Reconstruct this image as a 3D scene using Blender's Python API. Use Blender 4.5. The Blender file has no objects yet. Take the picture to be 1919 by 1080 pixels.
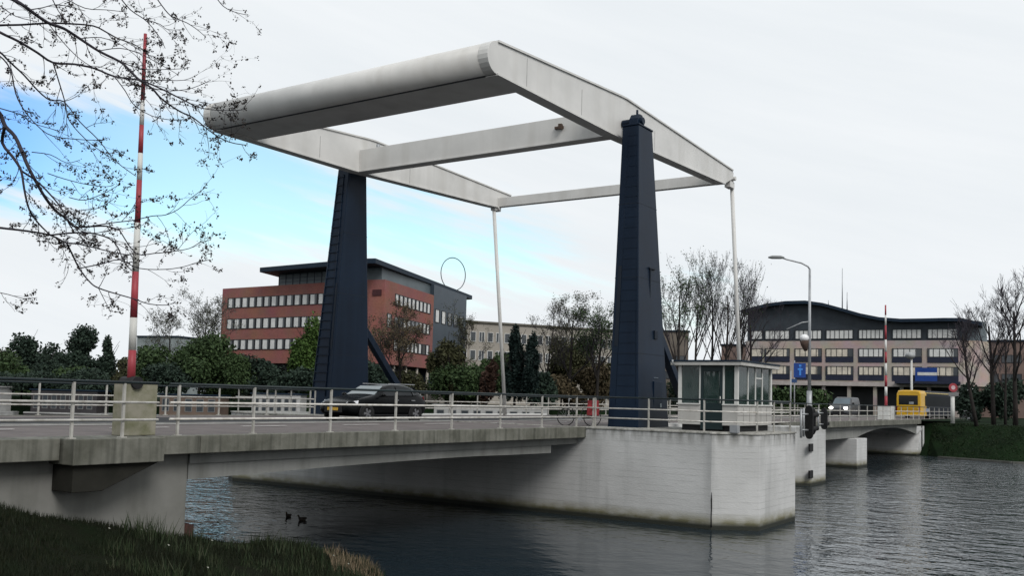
import bpy, bmesh, math, random
import numpy as np
from mathutils import Vector, Matrix
R_ = math.radians
scene = bpy.context.scene
col = scene.collection

# ------------------------------------------------------------------ camera
F_PX, CY_PX = 1806.9, 618.9
PITCH, ROLL, HEAD = 0.0703, 0.0256, 0.5877
CAM = Vector((-34.95, -17.10, 1.056))
_fw = Vector((math.cos(HEAD), math.sin(HEAD), 0)); _rt = Vector((math.sin(HEAD), -math.cos(HEAD), 0)); _up = Vector((0, 0, 1))
_f2 = _fw*math.cos(PITCH) + _up*math.sin(PITCH); _u2 = -_fw*math.sin(PITCH) + _up*math.cos(PITCH)
_R = _rt*math.cos(ROLL) + _u2*math.sin(ROLL); _U = -_rt*math.sin(ROLL) + _u2*math.cos(ROLL)
cd = bpy.data.cameras.new('camera'); cam = bpy.data.objects.new('camera', cd); col.objects.link(cam)
cam.matrix_world = Matrix(((_R.x, _U.x, -_f2.x, CAM.x), (_R.y, _U.y, -_f2.y, CAM.y), (_R.z, _U.z, -_f2.z, CAM.z), (0, 0, 0, 1)))
cd.sensor_width = 36; cd.sensor_fit = 'HORIZONTAL'; cd.lens = F_PX/1919*36; cd.shift_y = (CY_PX-540)/1919
cd.clip_start = 0.1; cd.clip_end = 5000
scene.camera = cam
scene.render.resolution_x = 1024; scene.render.resolution_y = 577

# ------------------------------------------------------------------ world, sun, exposure
SUN_EL, SUN_AZ = R_(42), HEAD + math.pi + R_(28)      # sun stands behind the camera, soft through cloud
w = bpy.data.worlds.new('World'); scene.world = w; w.use_nodes = True
nt = w.node_tree; nt.nodes.clear()
def N(t, **k):
    n = nt.nodes.new(t)
    for a, b in k.items(): setattr(n, a, b)
    return n
def L(a, b): nt.links.new(a, b)
def M_(op, a, b=None, c=None):
    n = N('ShaderNodeMath', operation=op)
    for i, v in enumerate((a, b, c)):
        if v is None: continue
        if isinstance(v, (int, float)): n.inputs[i].default_value = v
        else: L(v, n.inputs[i])
    return n.outputs[0]
tc = N('ShaderNodeTexCoord'); sep = N('ShaderNodeSeparateXYZ'); L(tc.outputs['Generated'], sep.inputs[0])
az = M_('ARCTAN2', sep.outputs['Y'], sep.outputs['X'])          # azimuth from the road axis, radians
el = M_('ARCSINE', sep.outputs['Z'])
sky = N('ShaderNodeTexSky', sky_type='NISHITA'); sky.sun_disc = False; sky.sun_elevation = SUN_EL
sky.sun_rotation = math.pi/2 - SUN_AZ; sky.ozone_density = 2.0; sky.dust_density = 0.3; sky.air_density = 1.2
def noise(vec, scale, detail=5, rough=.55):
    n = N('ShaderNodeTexNoise'); n.inputs['Scale'].default_value = scale; n.inputs['Detail'].default_value = detail
    n.inputs['Roughness'].default_value = rough; L(vec, n.inputs['Vector']); return n.outputs['Fac']
comb = N('ShaderNodeCombineXYZ'); L(az, comb.inputs[0]); L(M_('MULTIPLY_ADD', az, -0.8, M_('MULTIPLY', el, 3.2)), comb.inputs[1])
n1 = noise(comb.outputs[0], 6.0, 6, .5)
comb2 = N('ShaderNodeCombineXYZ'); L(M_('MULTIPLY', az, .55), comb2.inputs[0]); L(M_('MULTIPLY_ADD', az, -1.2, M_('MULTIPLY', el, 4.6)), comb2.inputs[1])
n2 = noise(comb2.outputs[0], 11.0, 5, .55)
def bump(a0, e0, sa, se, k):
    da = M_('DIVIDE', M_('SUBTRACT', az, a0), sa); de = M_('DIVIDE', M_('SUBTRACT', el, e0), se)
    s = M_('ADD', M_('MULTIPLY', da, da), M_('MULTIPLY', de, de))
    return M_('MULTIPLY', M_('EXPONENT', M_('MULTIPLY', s, -1)), k)
# openings in the cloud: low on the left, a pale streak in the middle, a scrap far right
op = M_('ADD', bump(HEAD+.50, .222, .17, .052, 1.45), bump(HEAD+.29, .208, .17, .055, .98))
op = M_('ADD', op, bump(HEAD+.12, .165, .19, .045, .72))
op = M_('ADD', op, bump(HEAD+.03, .120, .14, .035, .42))
op = M_('ADD', op, bump(HEAD-.52, .10, .05, .04, .5))
op = M_('ADD', op, bump(HEAD-.19, .10, .05, .05, .45))
op = M_('ADD', op, bump(HEAD+2.0, .35, .7, .2, .6))
op = M_('ADD', op, bump(HEAD-.2, 1.12, 1.8, .26, .62))
nz_ = M_('ADD', M_('MULTIPLY', M_('SUBTRACT', n1, .5), .9), M_('MULTIPLY', M_('SUBTRACT', n2, .5), 2.2))
gap = M_('ADD', op, M_('MULTIPLY', nz_, M_('MINIMUM', M_('MULTIPLY_ADD', op, 1.6, .06), 1.0)))
mr = N('ShaderNodeMapRange', interpolation_type='SMOOTHSTEP'); L(gap, mr.inputs[0]); mr.inputs[1].default_value = .20; mr.inputs[2].default_value = 1.15; mr.inputs[4].default_value = .84
cl = N('ShaderNodeMix', data_type='RGBA')      # cloud: white to faint grey
L(noise(comb2.outputs[0], 3.0, 5, .6), cl.inputs[0])
CLD = 9.7
cl.inputs[6].default_value = (.78*CLD, .835*CLD, .88*CLD, 1); cl.inputs[7].default_value = (.99*CLD, 1.015*CLD, 1.035*CLD, 1)
skyc = N('ShaderNodeMix', data_type='RGBA', blend_type='MULTIPLY'); skyc.inputs[0].default_value = 1
L(sky.outputs[0], skyc.inputs[6]); tint = N('ShaderNodeMix', data_type='RGBA'); L(bump(HEAD+.56, .225, .13, .09, 1.0), tint.inputs[0])
tint.inputs[6].default_value = (1.5, 1.80, 1.66, 1); tint.inputs[7].default_value = (.24, .98, 1.95, 1); L(tint.outputs[2], skyc.inputs[7])
mx = N('ShaderNodeMix', data_type='RGBA'); L(mr.outputs[0], mx.inputs[0]); L(cl.outputs[2], mx.inputs[6]); L(skyc.outputs[2], mx.inputs[7])
bg = N('ShaderNodeBackground'); bg.inputs[1].default_value = .1; L(mx.outputs[2], bg.inputs[0])
wo = N('ShaderNodeOutputWorld'); L(bg.outputs[0], wo.inputs[0])
sd = bpy.data.lights.new('sun', 'SUN'); sd.energy = 2.3; sd.angle = R_(25); sd.color = (1, .975, .95)
so = bpy.data.objects.new('sun', sd); col.objects.link(so)
_sdir = Vector((math.cos(SUN_EL)*math.cos(SUN_AZ), math.cos(SUN_EL)*math.sin(SUN_AZ), math.sin(SUN_EL)))
so.rotation_euler = _sdir.to_track_quat('Z', 'Y').to_euler()
vs = scene.view_settings; vs.view_transform = 'Standard'; vs.look = 'None'; vs.exposure = 0.0; vs.gamma = 1
scene.cycles.use_denoising = True
scene.cycles.max_bounces = 6; scene.cycles.diffuse_bounces = 3; scene.cycles.glossy_bounces = 3; scene.cycles.transparent_max_bounces = 6

# ------------------------------------------------------------------ helpers
def ray(px, py):
    X = (px-960)/F_PX; Y = -(py-CY_PX)/F_PX
    return _f2 + _R*X + _U*Y
def at(px, py, depth):                 # survey a photo point at a given distance ahead
    d = ray(px, py); return CAM + d*(depth/d.dot(_fw))
def on(px, py, axis, val):             # survey a photo point on a plane x / y / z = val
    d = ray(px, py); return CAM + d*((val-CAM[axis])/d[axis])
def rd(r, d, z=0): v = CAM + _rt*r + _fw*d; v.z = z; return v

MATS = {}
def mat(name, c1, c2=None, rough=.7, scale=1.5, metal=0, bumpk=0, bscale=None, spec=.28, stretch=(1, 1, 1), lo=.35, hi=.65, coat=0, emit=None, dirt=None):
    if name in MATS: return MATS[name]
    m = bpy.data.materials.new(name); m.use_nodes = True; t = m.node_tree; b = t.nodes['Principled BSDF']
    b.inputs['Roughness'].default_value = rough; b.inputs['Metallic'].default_value = metal; b.inputs['Specular IOR Level'].default_value = spec
    b.inputs['Coat Weight'].default_value = coat
    c2 = c2 or tuple(x*.75 for x in c1)
    g = t.nodes.new('ShaderNodeNewGeometry'); mp = t.nodes.new('ShaderNodeMapping'); mp.inputs['Scale'].default_value = stretch
    t.links.new(g.outputs['Position'], mp.inputs[0])
    n = t.nodes.new('ShaderNodeTexNoise'); n.inputs['Scale'].default_value = scale; n.inputs['Detail'].default_value = 6; n.inputs['Roughness'].default_value = .6
    t.links.new(mp.outputs[0], n.inputs['Vector'])
    r = t.nodes.new('ShaderNodeMapRange'); r.inputs[1].default_value = lo; r.inputs[2].default_value = hi; t.links.new(n.outputs['Fac'], r.inputs[0])
    x = t.nodes.new('ShaderNodeMix'); x.data_type = 'RGBA'; t.links.new(r.outputs[0], x.inputs[0])
    x.inputs[6].default_value = (*c1, 1); x.inputs[7].default_value = (*c2, 1)
    out = x.outputs[2]
    if dirt:                            # rain streaks: noise drawn out downwards
        dc, amt, ds = dirt
        mp2 = t.nodes.new('ShaderNodeMapping'); mp2.inputs['Scale'].default_value = (ds, ds, ds*.07); t.links.new(g.outputs['Position'], mp2.inputs[0])
        n2 = t.nodes.new('ShaderNodeTexNoise'); n2.inputs['Scale'].default_value = 1; n2.inputs['Detail'].default_value = 5; t.links.new(mp2.outputs[0], n2.inputs['Vector'])
        r2 = t.nodes.new('ShaderNodeMapRange'); r2.inputs[1].default_value = .48; r2.inputs[2].default_value = .75; r2.inputs[4].default_value = amt; t.links.new(n2.outputs['Fac'], r2.inputs[0])
        y = t.nodes.new('ShaderNodeMix'); y.data_type = 'RGBA'; t.links.new(r2.outputs[0], y.inputs[0]); t.links.new(out, y.inputs[6]); y.inputs[7].default_value = (*dc, 1); out = y.outputs[2]
    t.links.new(out, b.inputs['Base Color'])
    if bumpk:
        n3 = t.nodes.new('ShaderNodeTexNoise'); n3.inputs['Scale'].default_value = bscale or scale*8; n3.inputs['Detail'].default_value = 4; t.links.new(mp.outputs[0], n3.inputs['Vector'])
        bp = t.nodes.new('ShaderNodeBump'); bp.inputs['Strength'].default_value = bumpk; bp.inputs['Distance'].default_value = .02; t.links.new(n3.outputs['Fac'], bp.inputs['Height']); t.links.new(bp.outputs[0], b.inputs['Normal'])
    if emit: b.inputs['Emission Color'].default_value = (*emit[0], 1); b.inputs['Emission Strength'].default_value = emit[1]
    MATS[name] = m; return m

class MB:
    def __init__(s): s.v = []; s.f = []; s.sm = []
    def add(s, vs, fs, smooth=False):
        o = len(s.v); s.v += [tuple(v) for v in vs]; s.f += [tuple(i+o for i in f) for f in fs]; s.sm += [smooth]*len(fs); return s
    def box(s, a, b):                   # axis aligned, two corners
        x0, y0, z0 = (min(a[i], b[i]) for i in range(3)); x1, y1, z1 = (max(a[i], b[i]) for i in range(3))
        return s.add([(x0,y0,z0),(x1,y0,z0),(x1,y1,z0),(x0,y1,z0),(x0,y0,z1),(x1,y0,z1),(x1,y1,z1),(x0,y1,z1)], [(0,3,2,1),(4,5,6,7),(0,1,5,4),(1,2,6,5),(2,3,7,6),(3,0,4,7)])
    def hexa(s, bot, top):              # 4 bottom corners ccw, 4 top corners
        return s.add(list(bot)+list(top), [(0,3,2,1),(4,5,6,7),(0,1,5,4),(1,2,6,5),(2,3,7,6),(3,0,4,7)])
    def obox(s, o, u, n, u0, u1, n0, n1, z0, z1):   # box in a facade frame: along u, outward n, up z
        P = lambda a, b, z: (o[0]+u[0]*a+n[0]*b, o[1]+u[1]*a+n[1]*b, z)
        return s.hexa([P(u0,n0,z0),P(u1,n0,z0),P(u1,n1,z0),P(u0,n1,z0)], [P(u0,n0,z1),P(u1,n0,z1),P(u1,n1,z1),P(u0,n1,z1)])
    def prism(s, poly, lo, hi, axis='z', smooth=False):
        def P(a, b, h): return (a,b,h) if axis=='z' else ((a,h,b) if axis=='y' else (h,a,b))
        n = len(poly); vs = [P(a,b,lo) for a,b in poly]+[P(a,b,hi) for a,b in poly]
        o = len(s.v); s.v += vs
        fs = [tuple(range(n))[::-1], tuple(range(n,2*n))]; s.f += [tuple(i+o for i in f) for f in fs]; s.sm += [False, False]
        for i in range(n):
            j = (i+1) % n; s.f.append((o+i,o+j,o+n+j,o+n+i)); s.sm.append(smooth)
        return s
    def tube(s, pts, rad, n=8, caps=True, smooth=True):
        pts = [Vector(p) for p in pts]; k = len(pts)
        if isinstance(rad, (int, float)): rad = [rad]*k
        o = len(s.v); prev = None
        for i, p in enumerate(pts):
            t = (pts[min(i+1,k-1)]-pts[max(i-1,0)])
            if t.length < 1e-9: t = Vector((0,0,1))
            t.normalize()
            if prev is None:
                a = t.orthogonal().normalized()
            else:
                a = prev - t*prev.dot(t)
                a = a.normalized() if a.length > 1e-6 else t.orthogonal().normalized()
            prev = a; b = t.cross(a)
            for q in range(n):
                g = 2*math.pi*q/n; s.v.append(tuple(p+(a*math.cos(g)+b*math.sin(g))*rad[i]))
        for i in range(k-1):
            for q in range(n):
                q2 = (q+1) % n; s.f.append((o+i*n+q,o+i*n+q2,o+(i+1)*n+q2,o+(i+1)*n+q)); s.sm.append(smooth)
        if caps: s.f += [tuple(o+q for q in range(n))[::-1], tuple(o+(k-1)*n+q for q in range(n))]; s.sm += [False, False]
        return s
    def disc(s, c, nrm, r, th, n=24):   # a thick round plate
        c = Vector(c); nrm = Vector(nrm).normalized(); return s.tube([c, c+nrm*th], r, n)
    def ball(s, c, r, sx=1, sy=1, sz=1, n=14, m=9):
        vs = []; fs = []
        for i in range(m+1):
            a = math.pi*i/m
            for q in range(n):
                g = 2*math.pi*q/n; vs.append((c[0]+r*sx*math.sin(a)*math.cos(g), c[1]+r*sy*math.sin(a)*math.sin(g), c[2]+r*sz*math.cos(a)))
        for i in range(m):
            for q in range(n): fs.append((i*n+q,(i+1)*n+q,(i+1)*n+(q+1)%n,i*n+(q+1)%n))
        return s.add(vs, fs, True)
    def build(s, name, m, parent=None, bevel=0, loc=None, rotz=0):
        me = bpy.data.meshes.new(name); me.from_pydata(s.v, [], s.f); me.polygons.foreach_set('use_smooth', s.sm); me.update()
        bm = bmesh.new(); bm.from_mesh(me); bmesh.ops.recalc_face_normals(bm, faces=bm.faces); bm.to_mesh(me); bm.free()
        if m: me.materials.append(m)
        o = bpy.data.objects.new(name, me); col.objects.link(o)
        if parent:
            o.parent = parent; o.matrix_parent_inverse = Matrix.Identity(4)
            if loc is None and not parent.get('_local'): o.location = -parent.location
        if loc is not None: o.location = loc
        if rotz: o.rotation_euler.z = rotz
        if bevel:
            b = o.modifiers.new('bevel', 'BEVEL'); b.width = bevel; b.segments = 2; b.limit_method = 'ANGLE'; b.angle_limit = R_(35)
        return o
def tag(o, label=None, cat=None, group=None, kind=None):
    for k, v in (('label', label), ('category', cat), ('group', group), ('kind', kind)):
        if v: o[k] = v
    return o
def thing(name, label, cat, loc=(0, 0, 0), group=None):  # parts under it are given in world coordinates (empties are never rotated)
    o = bpy.data.objects.new(name, None); o.empty_display_size = .3; col.objects.link(o); o.location = Vector(loc); return tag(o, label, cat, group)
def local_thing(name, label, cat, loc=(0, 0, 0), rotz=0, group=None):   # parts are given in the thing's own axes
    o = thing(name, label, cat, loc, group); o['_local'] = 1; o.rotation_euler.z = rotz; return o
def sub(o):                              # parent for sub-parts in world coordinates: their offset is zero inside a part
    o['_local'] = 1; return o
def struct(o): o['kind'] = 'structure'; return o
def dup_tree(root, loc, rotz=None, label=None):
    r = root.copy(); col.objects.link(r); r.location = loc
    if rotz is not None: r.rotation_euler.z = rotz
    if label: r['label'] = label
    def rec(src, dst):
        for ch in src.children:
            c = ch.copy(); col.objects.link(c); c.parent = dst; rec(ch, c)
    rec(root, r); return r
# ------------------------------------------------------------------ materials
def pier_mat():
    m = bpy.data.materials.new('painted_concrete'); m.use_nodes = True; t = m.node_tree; b = t.nodes['Principled BSDF']; b.inputs['Roughness'].default_value = .75; b.inputs['Specular IOR Level'].default_value = .3
    g = t.nodes.new('ShaderNodeNewGeometry')
    def nz(scale, st, det=5):
        mp = t.nodes.new('ShaderNodeMapping'); mp.inputs['Scale'].default_value = st; t.links.new(g.outputs['Position'], mp.inputs[0])
        n = t.nodes.new('ShaderNodeTexNoise'); n.inputs['Scale'].default_value = scale; n.inputs['Detail'].default_value = det; t.links.new(mp.outputs[0], n.inputs['Vector']); return n.outputs['Fac']
    def rng(v, a, bb, c=0, d=1):
        r = t.nodes.new('ShaderNodeMapRange'); t.links.new(v, r.inputs[0]); r.inputs[1].default_value = a; r.inputs[2].default_value = bb; r.inputs[3].default_value = c; r.inputs[4].default_value = d; return r.outputs[0]
    def mixc(fac, A, B):
        x = t.nodes.new('ShaderNodeMix'); x.data_type = 'RGBA'; t.links.new(fac, x.inputs[0])
        for i, v in ((6, A), (7, B)):
            if isinstance(v, tuple): x.inputs[i].default_value = (*v, 1)
            else: t.links.new(v, x.inputs[i])
        return x.outputs[2]
    def mul(a, bb):
        x = t.nodes.new('ShaderNodeMath'); x.operation = 'MULTIPLY'
        for i, v in enumerate((a, bb)):
            if isinstance(v, (int, float)): x.inputs[i].default_value = v
            else: t.links.new(v, x.inputs[i])
        return x.outputs[0]
    sp = t.nodes.new('ShaderNodeSeparateXYZ'); t.links.new(g.outputs['Position'], sp.inputs[0])
    c = mixc(rng(nz(.5, (1,1,1)), .35, .65), (.50,.50,.49), (.41,.41,.40))
    c = mixc(rng(nz(2.2, (1,1,8), 3),   .52, .78, 0, .16), c, (.22,.22,.21))              # board-marked courses
    c = mixc(rng(nz(1.6, (1,1,.09)), .54, .76, 0, .45), c, (.20,.205,.20))             # rain streaks
    fr = t.nodes.new('ShaderNodeMath'); fr.operation = 'FRACT'; t.links.new(mul(sp.outputs['Z'], 4.6), fr.inputs[0])
    seam = mul(rng(fr.outputs[0], .0, .10, 1, 0), rng(nz(.9, (1,1,5)), .42, .58, .06, .6))
    c = mixc(seam, c, (.13,.13,.125))
    c = mixc(mul(rng(sp.outputs['Z'], -.55, -.05), rng(nz(3.5, (1,1,.25)), .38, .62, .1, .9)), c, (.13,.128,.115))    # drips below the rim
    c = mixc(mul(rng(sp.outputs['Z'], -2.75, -3.12), rng(nz(2, (1,1,2)), .3, .6, .5, 1)), c, (.15,.14,.075))       # weed line
    c = mixc(rng(sp.outputs['Z'], -3.05, -3.22), c, (.02,.022,.016))
    t.links.new(c, b.inputs['Base Color'])
    bp = t.nodes.new('ShaderNodeBump'); bp.inputs['Strength'].default_value = .35; bp.inputs['Distance'].default_value = .02; t.links.new(nz(9, (1,1,3)), bp.inputs['Height']); t.links.new(bp.outputs[0], b.inputs['Normal'])
    return m
M_PIER = pier_mat()
M_CONC = mat('old_concrete', (.16,.158,.135), (.085,.085,.068), .85, 1.3, bumpk=.4, dirt=((.02,.022,.016), .85, 5), spec=.25)
M_GIRD = mat('girder_concrete', (.205,.207,.195), (.15,.153,.142), .8, .6, bumpk=.3, dirt=((.08,.08,.07), .5, 2.5), spec=.25)
M_FRAME = mat('frame_paint', (.58,.572,.55), (.51,.505,.485), .42, .8, dirt=((.36,.345,.31), .35, 1.3))
M_TOWER = mat('navy_paint', (.0034,.0112,.026), (.0026,.0082,.019), .45, .5, spec=.16, dirt=((.0075,.018,.036), .55, 1.6))
M_TOWERD = mat('navy_paint_recess', (.004,.009,.018), (.003,.007,.014), .6, 1)
M_RAIL = mat('rail_white_paint', (.62,.60,.56), (.46,.44,.40), .5, 2.5, dirt=((.22,.19,.15), .6, 6))
M_POST = mat('rail_post_paint', (.40,.39,.36), (.27,.26,.235), .6, 4)
M_RAILD = mat('handrail_dark_paint', (.012,.022,.024), (.008,.014,.016), .5, 2)
M_ASPH = mat('asphalt', (.030,.030,.032), (.021,.021,.023), .9, .8, bumpk=.4, bscale=60, spec=.2)
M_PATH = mat('path_paving', (.135,.118,.113), (.095,.083,.080), .9, 1.2, bumpk=.3, bscale=30, spec=.2)
M_MARK = mat('road_paint', (.55,.54,.52), (.35,.34,.33), .8, 3)
M_DARK = mat('black_rubber', (.012,.012,.013), None, .7, 3)
M_STEEL = mat('galvanised_steel', (.33,.34,.35), (.25,.26,.27), .45, 3, metal=.3)
M_WHITE = mat('white_paint', (.56,.56,.54), (.48,.48,.455), .5, 1.5, dirt=((.35,.34,.30), .45, 3))
M_RED = mat('red_paint', (.30,.042,.052), (.23,.032,.042), .5, 2)
M_BLUE = mat('blue_sign_film', (.008,.042,.20), (.007,.034,.17), .4, 1)
M_BLUEL = mat('pale_blue_sign_film', (.05,.22,.62), None, .4, 1)
def glass(name, c, rough=.08):
    return mat(name, c, tuple(x*.8 for x in c), rough, .3, spec=.6)
M_GLASS = glass('dark_glass', (.018,.030,.032)); M_GLASSG = glass('greenish_glass', (.045,.075,.070))
def clear_glass():
    m = bpy.data.materials.new('clear_glass'); m.use_nodes = True; t = m.node_tree
    b = t.nodes['Principled BSDF']; b.inputs['Base Color'].default_value = (.03,.055,.05,1); b.inputs['Roughness'].default_value = .03; b.inputs['Alpha'].default_value = .55
    return m
M_CLEAR = clear_glass()

# ------------------------------------------------------------------ water
WZ = -3.34
def water_mat():
    m = bpy.data.materials.new('canal_water'); m.use_nodes = True; t = m.node_tree; b = t.nodes['Principled BSDF']
    b.inputs['Base Color'].default_value = (.014,.022,.028,1); b.inputs['Roughness'].default_value = .05; b.inputs['IOR'].default_value = 1.33
    g = t.nodes.new('ShaderNodeNewGeometry')
    def nz(scale, st, det, rot=0):
        mp = t.nodes.new('ShaderNodeMapping'); mp.inputs['Scale'].default_value = st; mp.inputs['Rotation'].default_value = (0,0,rot); t.links.new(g.outputs['Position'], mp.inputs[0])
        n = t.nodes.new('ShaderNodeTexNoise'); n.inputs['Scale'].default_value = scale; n.inputs['Detail'].default_value = det; n.inputs['Roughness'].default_value = .55; t.links.new(mp.outputs[0], n.inputs['Vector']); return n.outputs['Fac']
    a = t.nodes.new('ShaderNodeMath'); a.operation = 'MULTIPLY_ADD'; t.links.new(nz(1.7, (1, .8, 1), 3, -.62), a.inputs[0]); a.inputs[1].default_value = 1.0
    t.links.new(nz(.8, (1,.7,1), 3, -.9), a.inputs[2])
    # calmer and rougher patches drift over the canal
    r = t.nodes.new('ShaderNodeMapRange'); t.links.new(nz(.06, (1,1,1), 3), r.inputs[0]); r.inputs[1].default_value = .35; r.inputs[2].default_value = .65; r.inputs[3].default_value = .6; r.inputs[4].default_value = 1.0
    vd = t.nodes.new('ShaderNodeVectorMath'); vd.operation = 'DISTANCE'; t.links.new(g.outputs['Position'], vd.inputs[0]); vd.inputs[1].default_value = (-8, -1, WZ)   # sheltered water before the pier
    r2 = t.nodes.new('ShaderNodeMapRange'); r2.interpolation_type = 'SMOOTHSTEP'; t.links.new(vd.outputs['Value'], r2.inputs[0]); r2.inputs[1].default_value = 8; r2.inputs[2].default_value = 13; r2.inputs[3].default_value = .22; r2.inputs[4].default_value = 1.0
    mm = t.nodes.new('ShaderNodeMath'); mm.operation = 'MULTIPLY'; t.links.new(r.outputs[0], mm.inputs[0]); t.links.new(r2.outputs[0], mm.inputs[1]); r = mm
    bp = t.nodes.new('ShaderNodeBump'); bp.inputs['Distance'].default_value = .15; t.links.new(r.outputs[0], bp.inputs['Strength']); t.links.new(a.outputs[0], bp.inputs['Height']); t.links.new(bp.outputs[0], b.inputs['Normal'])
    return m
mb = MB(); mb.add([(-400,-400,WZ),(600,-400,WZ),(600,600,WZ),(-400,600,WZ)], [(0,1,2,3)])
struct(mb.build('water', water_mat()))

# ------------------------------------------------------------------ bridge : levels (deck top z = 0)
YN, YF = 0.80, 15.45                     # near and far deck edge
YC = (YN+YF)/2
def mirror(y): return 2*YC - y
# piers
def pier(name, label, x0, x1, y0, y1, ch, ztop, zbot=-5):
    t = thing(name, label, 'bridge pier', ((x0+x1)/2, (y0+y1)/2, WZ), 'concrete piers standing in the canal')
    poly = [(x0, y0+ch*1.45), (x0+ch*.95, y0), (x1, y0), (x1, y1), (x0+ch*.95, y1), (x0, y1-ch*1.45)] if ch else [(x0,y0),(x1,y0),(x1,y1),(x0,y1)]
    m = MB(); m.prism(poly, zbot, ztop); m.build('shaft', M_PIER, t, .03)
    return t, poly
P1X0, P1X1, P1Y0 = -2.85, 2.11, -5.62
p1, poly1 = pier('bridge_pier', 'broad white concrete pier with chamfered nose under the control cabin and dark blue towers', P1X0, P1X1, P1Y0, mirror(P1Y0), .97, -.03)
def offset_rim(t, poly, z0, z1, w):
    cx = sum(p[0] for p in poly)/len(poly); cy = sum(p[1] for p in poly)/len(poly)
    q = [(x+(w if x > cx else -w), y+(w if y > cy else -w)) for x, y in poly]
    m = MB(); m.prism(q, z0, z1); return m.build('coping', mat('coping_concrete', (.38,.37,.34), (.24,.235,.21), .8, 3, dirt=((.1,.1,.085), .7, 6)), t, .012)
offset_rim(p1, poly1, -.03, .035, .03)
m = MB(); yy_ = [-4.235,-4.228,-4.24,-4.232,-4.236]; zz_ = [-3.25,-2.9,-2.6,-2.3,-2.05]; m.tube([(P1X0-.002, a, b) for a, b in zip(yy_, zz_)], [.022,.018,.020,.024,.006], 5); m.build('crack', M_DARK, p1)
p2, poly2 = pier('bridge_pier', 'white concrete pier behind the first one, where the lifting leaf lands', 17.8, 21.2, -1.44, mirror(-1.44), .5, -.14)
for z in (-1.45, -2.9): m = MB(); m.box((17.9, -1.52, z), (18.5, -1.43, z+.42)); m.build('fender_block', M_DARK, p2)
p3, poly3 = pier('bridge_pier', 'short white concrete pier carrying the far right spans', 36.6, 39.5, .65, mirror(.65), 0, -1.25)

# fixed left span
def span(label, x0, x1, zbot, fas, abut=None):
    t = thing('bridge_span', label, 'bridge span', ((x0+x1)/2, YC, -.4), 'fixed concrete spans of the bridge')
    m = MB(); m.box((x0, YN+.36, -.62), (x1, YF-.36, -.012)); m.build('deck_slab', M_GIRD, t)
    for y0, y1 in ((YN, YN+.36), (YF-.36, YF)):
        m = MB(); xs = np.arange(x0, x1-.4, 3.9)
        for i, a in enumerate(xs):
            b = xs[i+1]-.012 if i+1 < len(xs) else x1
            m.box((a, y0, -fas), (b, y1, .03 if fas < .5 else .03))
        m.build('edge_beam', M_CONC, t, .015)
    n = 24
    for y0, y1 in ((YN+.42, YN+1.0), (YF-1.0, YF-.42), (YC-.3, YC+.3)):
        xs = [x0+.02+(x1-x0-1.85 if x0 < -10 else x1-x0-.04)*i/n for i in range(n+1)]
        poly = [(x, zbot((x-x0)/(x1-x0))) for x in xs]+[(xs[-1], -.40), (xs[0], -.40)]
        m = MB(); m.prism(poly, y0, y1, 'y'); m.build('girder', M_GIRD, t)
    return t
LX0 = -20.6
s1 = span('low arched concrete span running from the left bank to the first pier, stained edge beam', LX0, P1X0-.01, lambda s: -.99+.13*math.sin(min(s*1.35, 1)*math.pi*.62)-.16*max(0, s-.62), .37)
s2 = span('flat concrete span between the second pier and the short pier', 21.22, 38.0, lambda s: -1.22, .38)
s3 = span('arched concrete span meeting the right grass bank', 38.02, 60.4, lambda s: -1.35+.75*math.sin(math.pi*min(1, s*1.02))**.8, .38)
# left abutment: wing wall, corbelled barrier platform
ab = thing('abutment', 'grey concrete abutment wall rising from the grassy left bank', 'abutment', (-30, YC, -2))
m = MB(); m.box((-60, YN+.42, -5), (LX0, YF-.42, -.385)); m.build('wall', mat('abutment_concrete', (.185,.183,.168), (.135,.134,.12), .85, .7, bumpk=.3, dirt=((.06,.062,.05), .6, 2)), ab, .02)
m = MB(); m.box((-60, YN, -.40), (-23.97, YN+.9, .03)); m.box((-23.94, YN-.42, -.48), (-21.87, YN+.9, .03)); m.box((-21.85, YN, -.37), (LX0-.02, YN+.36, .03)); m.build('edge_beam', M_CONC, ab, .015)
m = MB(); m.prism([(-23.86,-.49),(-21.9,-.49),(-23.2,-1.02),(-23.86,-1.02)], YN-.30, YN+.40, 'y'); m.build('corbel', mat('shaded_concrete', (.026,.025,.021), (.016,.016,.013), .9, 1.5, spec=.1), ab, .015)  # shade beneath the platform is put into the corbel's near-black colour
m = MB(); m.box((-60, YN+.92, -.62), (LX0, YF-.92, -.012)); m.build('road_slab', M_GIRD, ab)
m = MB(); m.box((-60, YF-.9, -.40), (LX0, YF, .03)); m.build('edge_beam', M_CONC, ab)
ra = thing('abutment', 'far concrete abutment sloping into the right grass bank', 'abutment', (61.5, YC, -2))
m = MB(); m.prism([(60.42,-5),(60.42,-3.2),(63.2,-.62),(63.2,-5)], YN+.42, YF-.42, 'y'); m.prism([(60.42,-.62),(60.42,-1.35),(62.3,-1.0),(63.2,-.62)], YN+.42, YF-.42, 'y')
m.box((62.6,YN+.42,-4.8),(64,YF-.42,-.62)); m.build('wall', M_PIER, ra)

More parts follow.
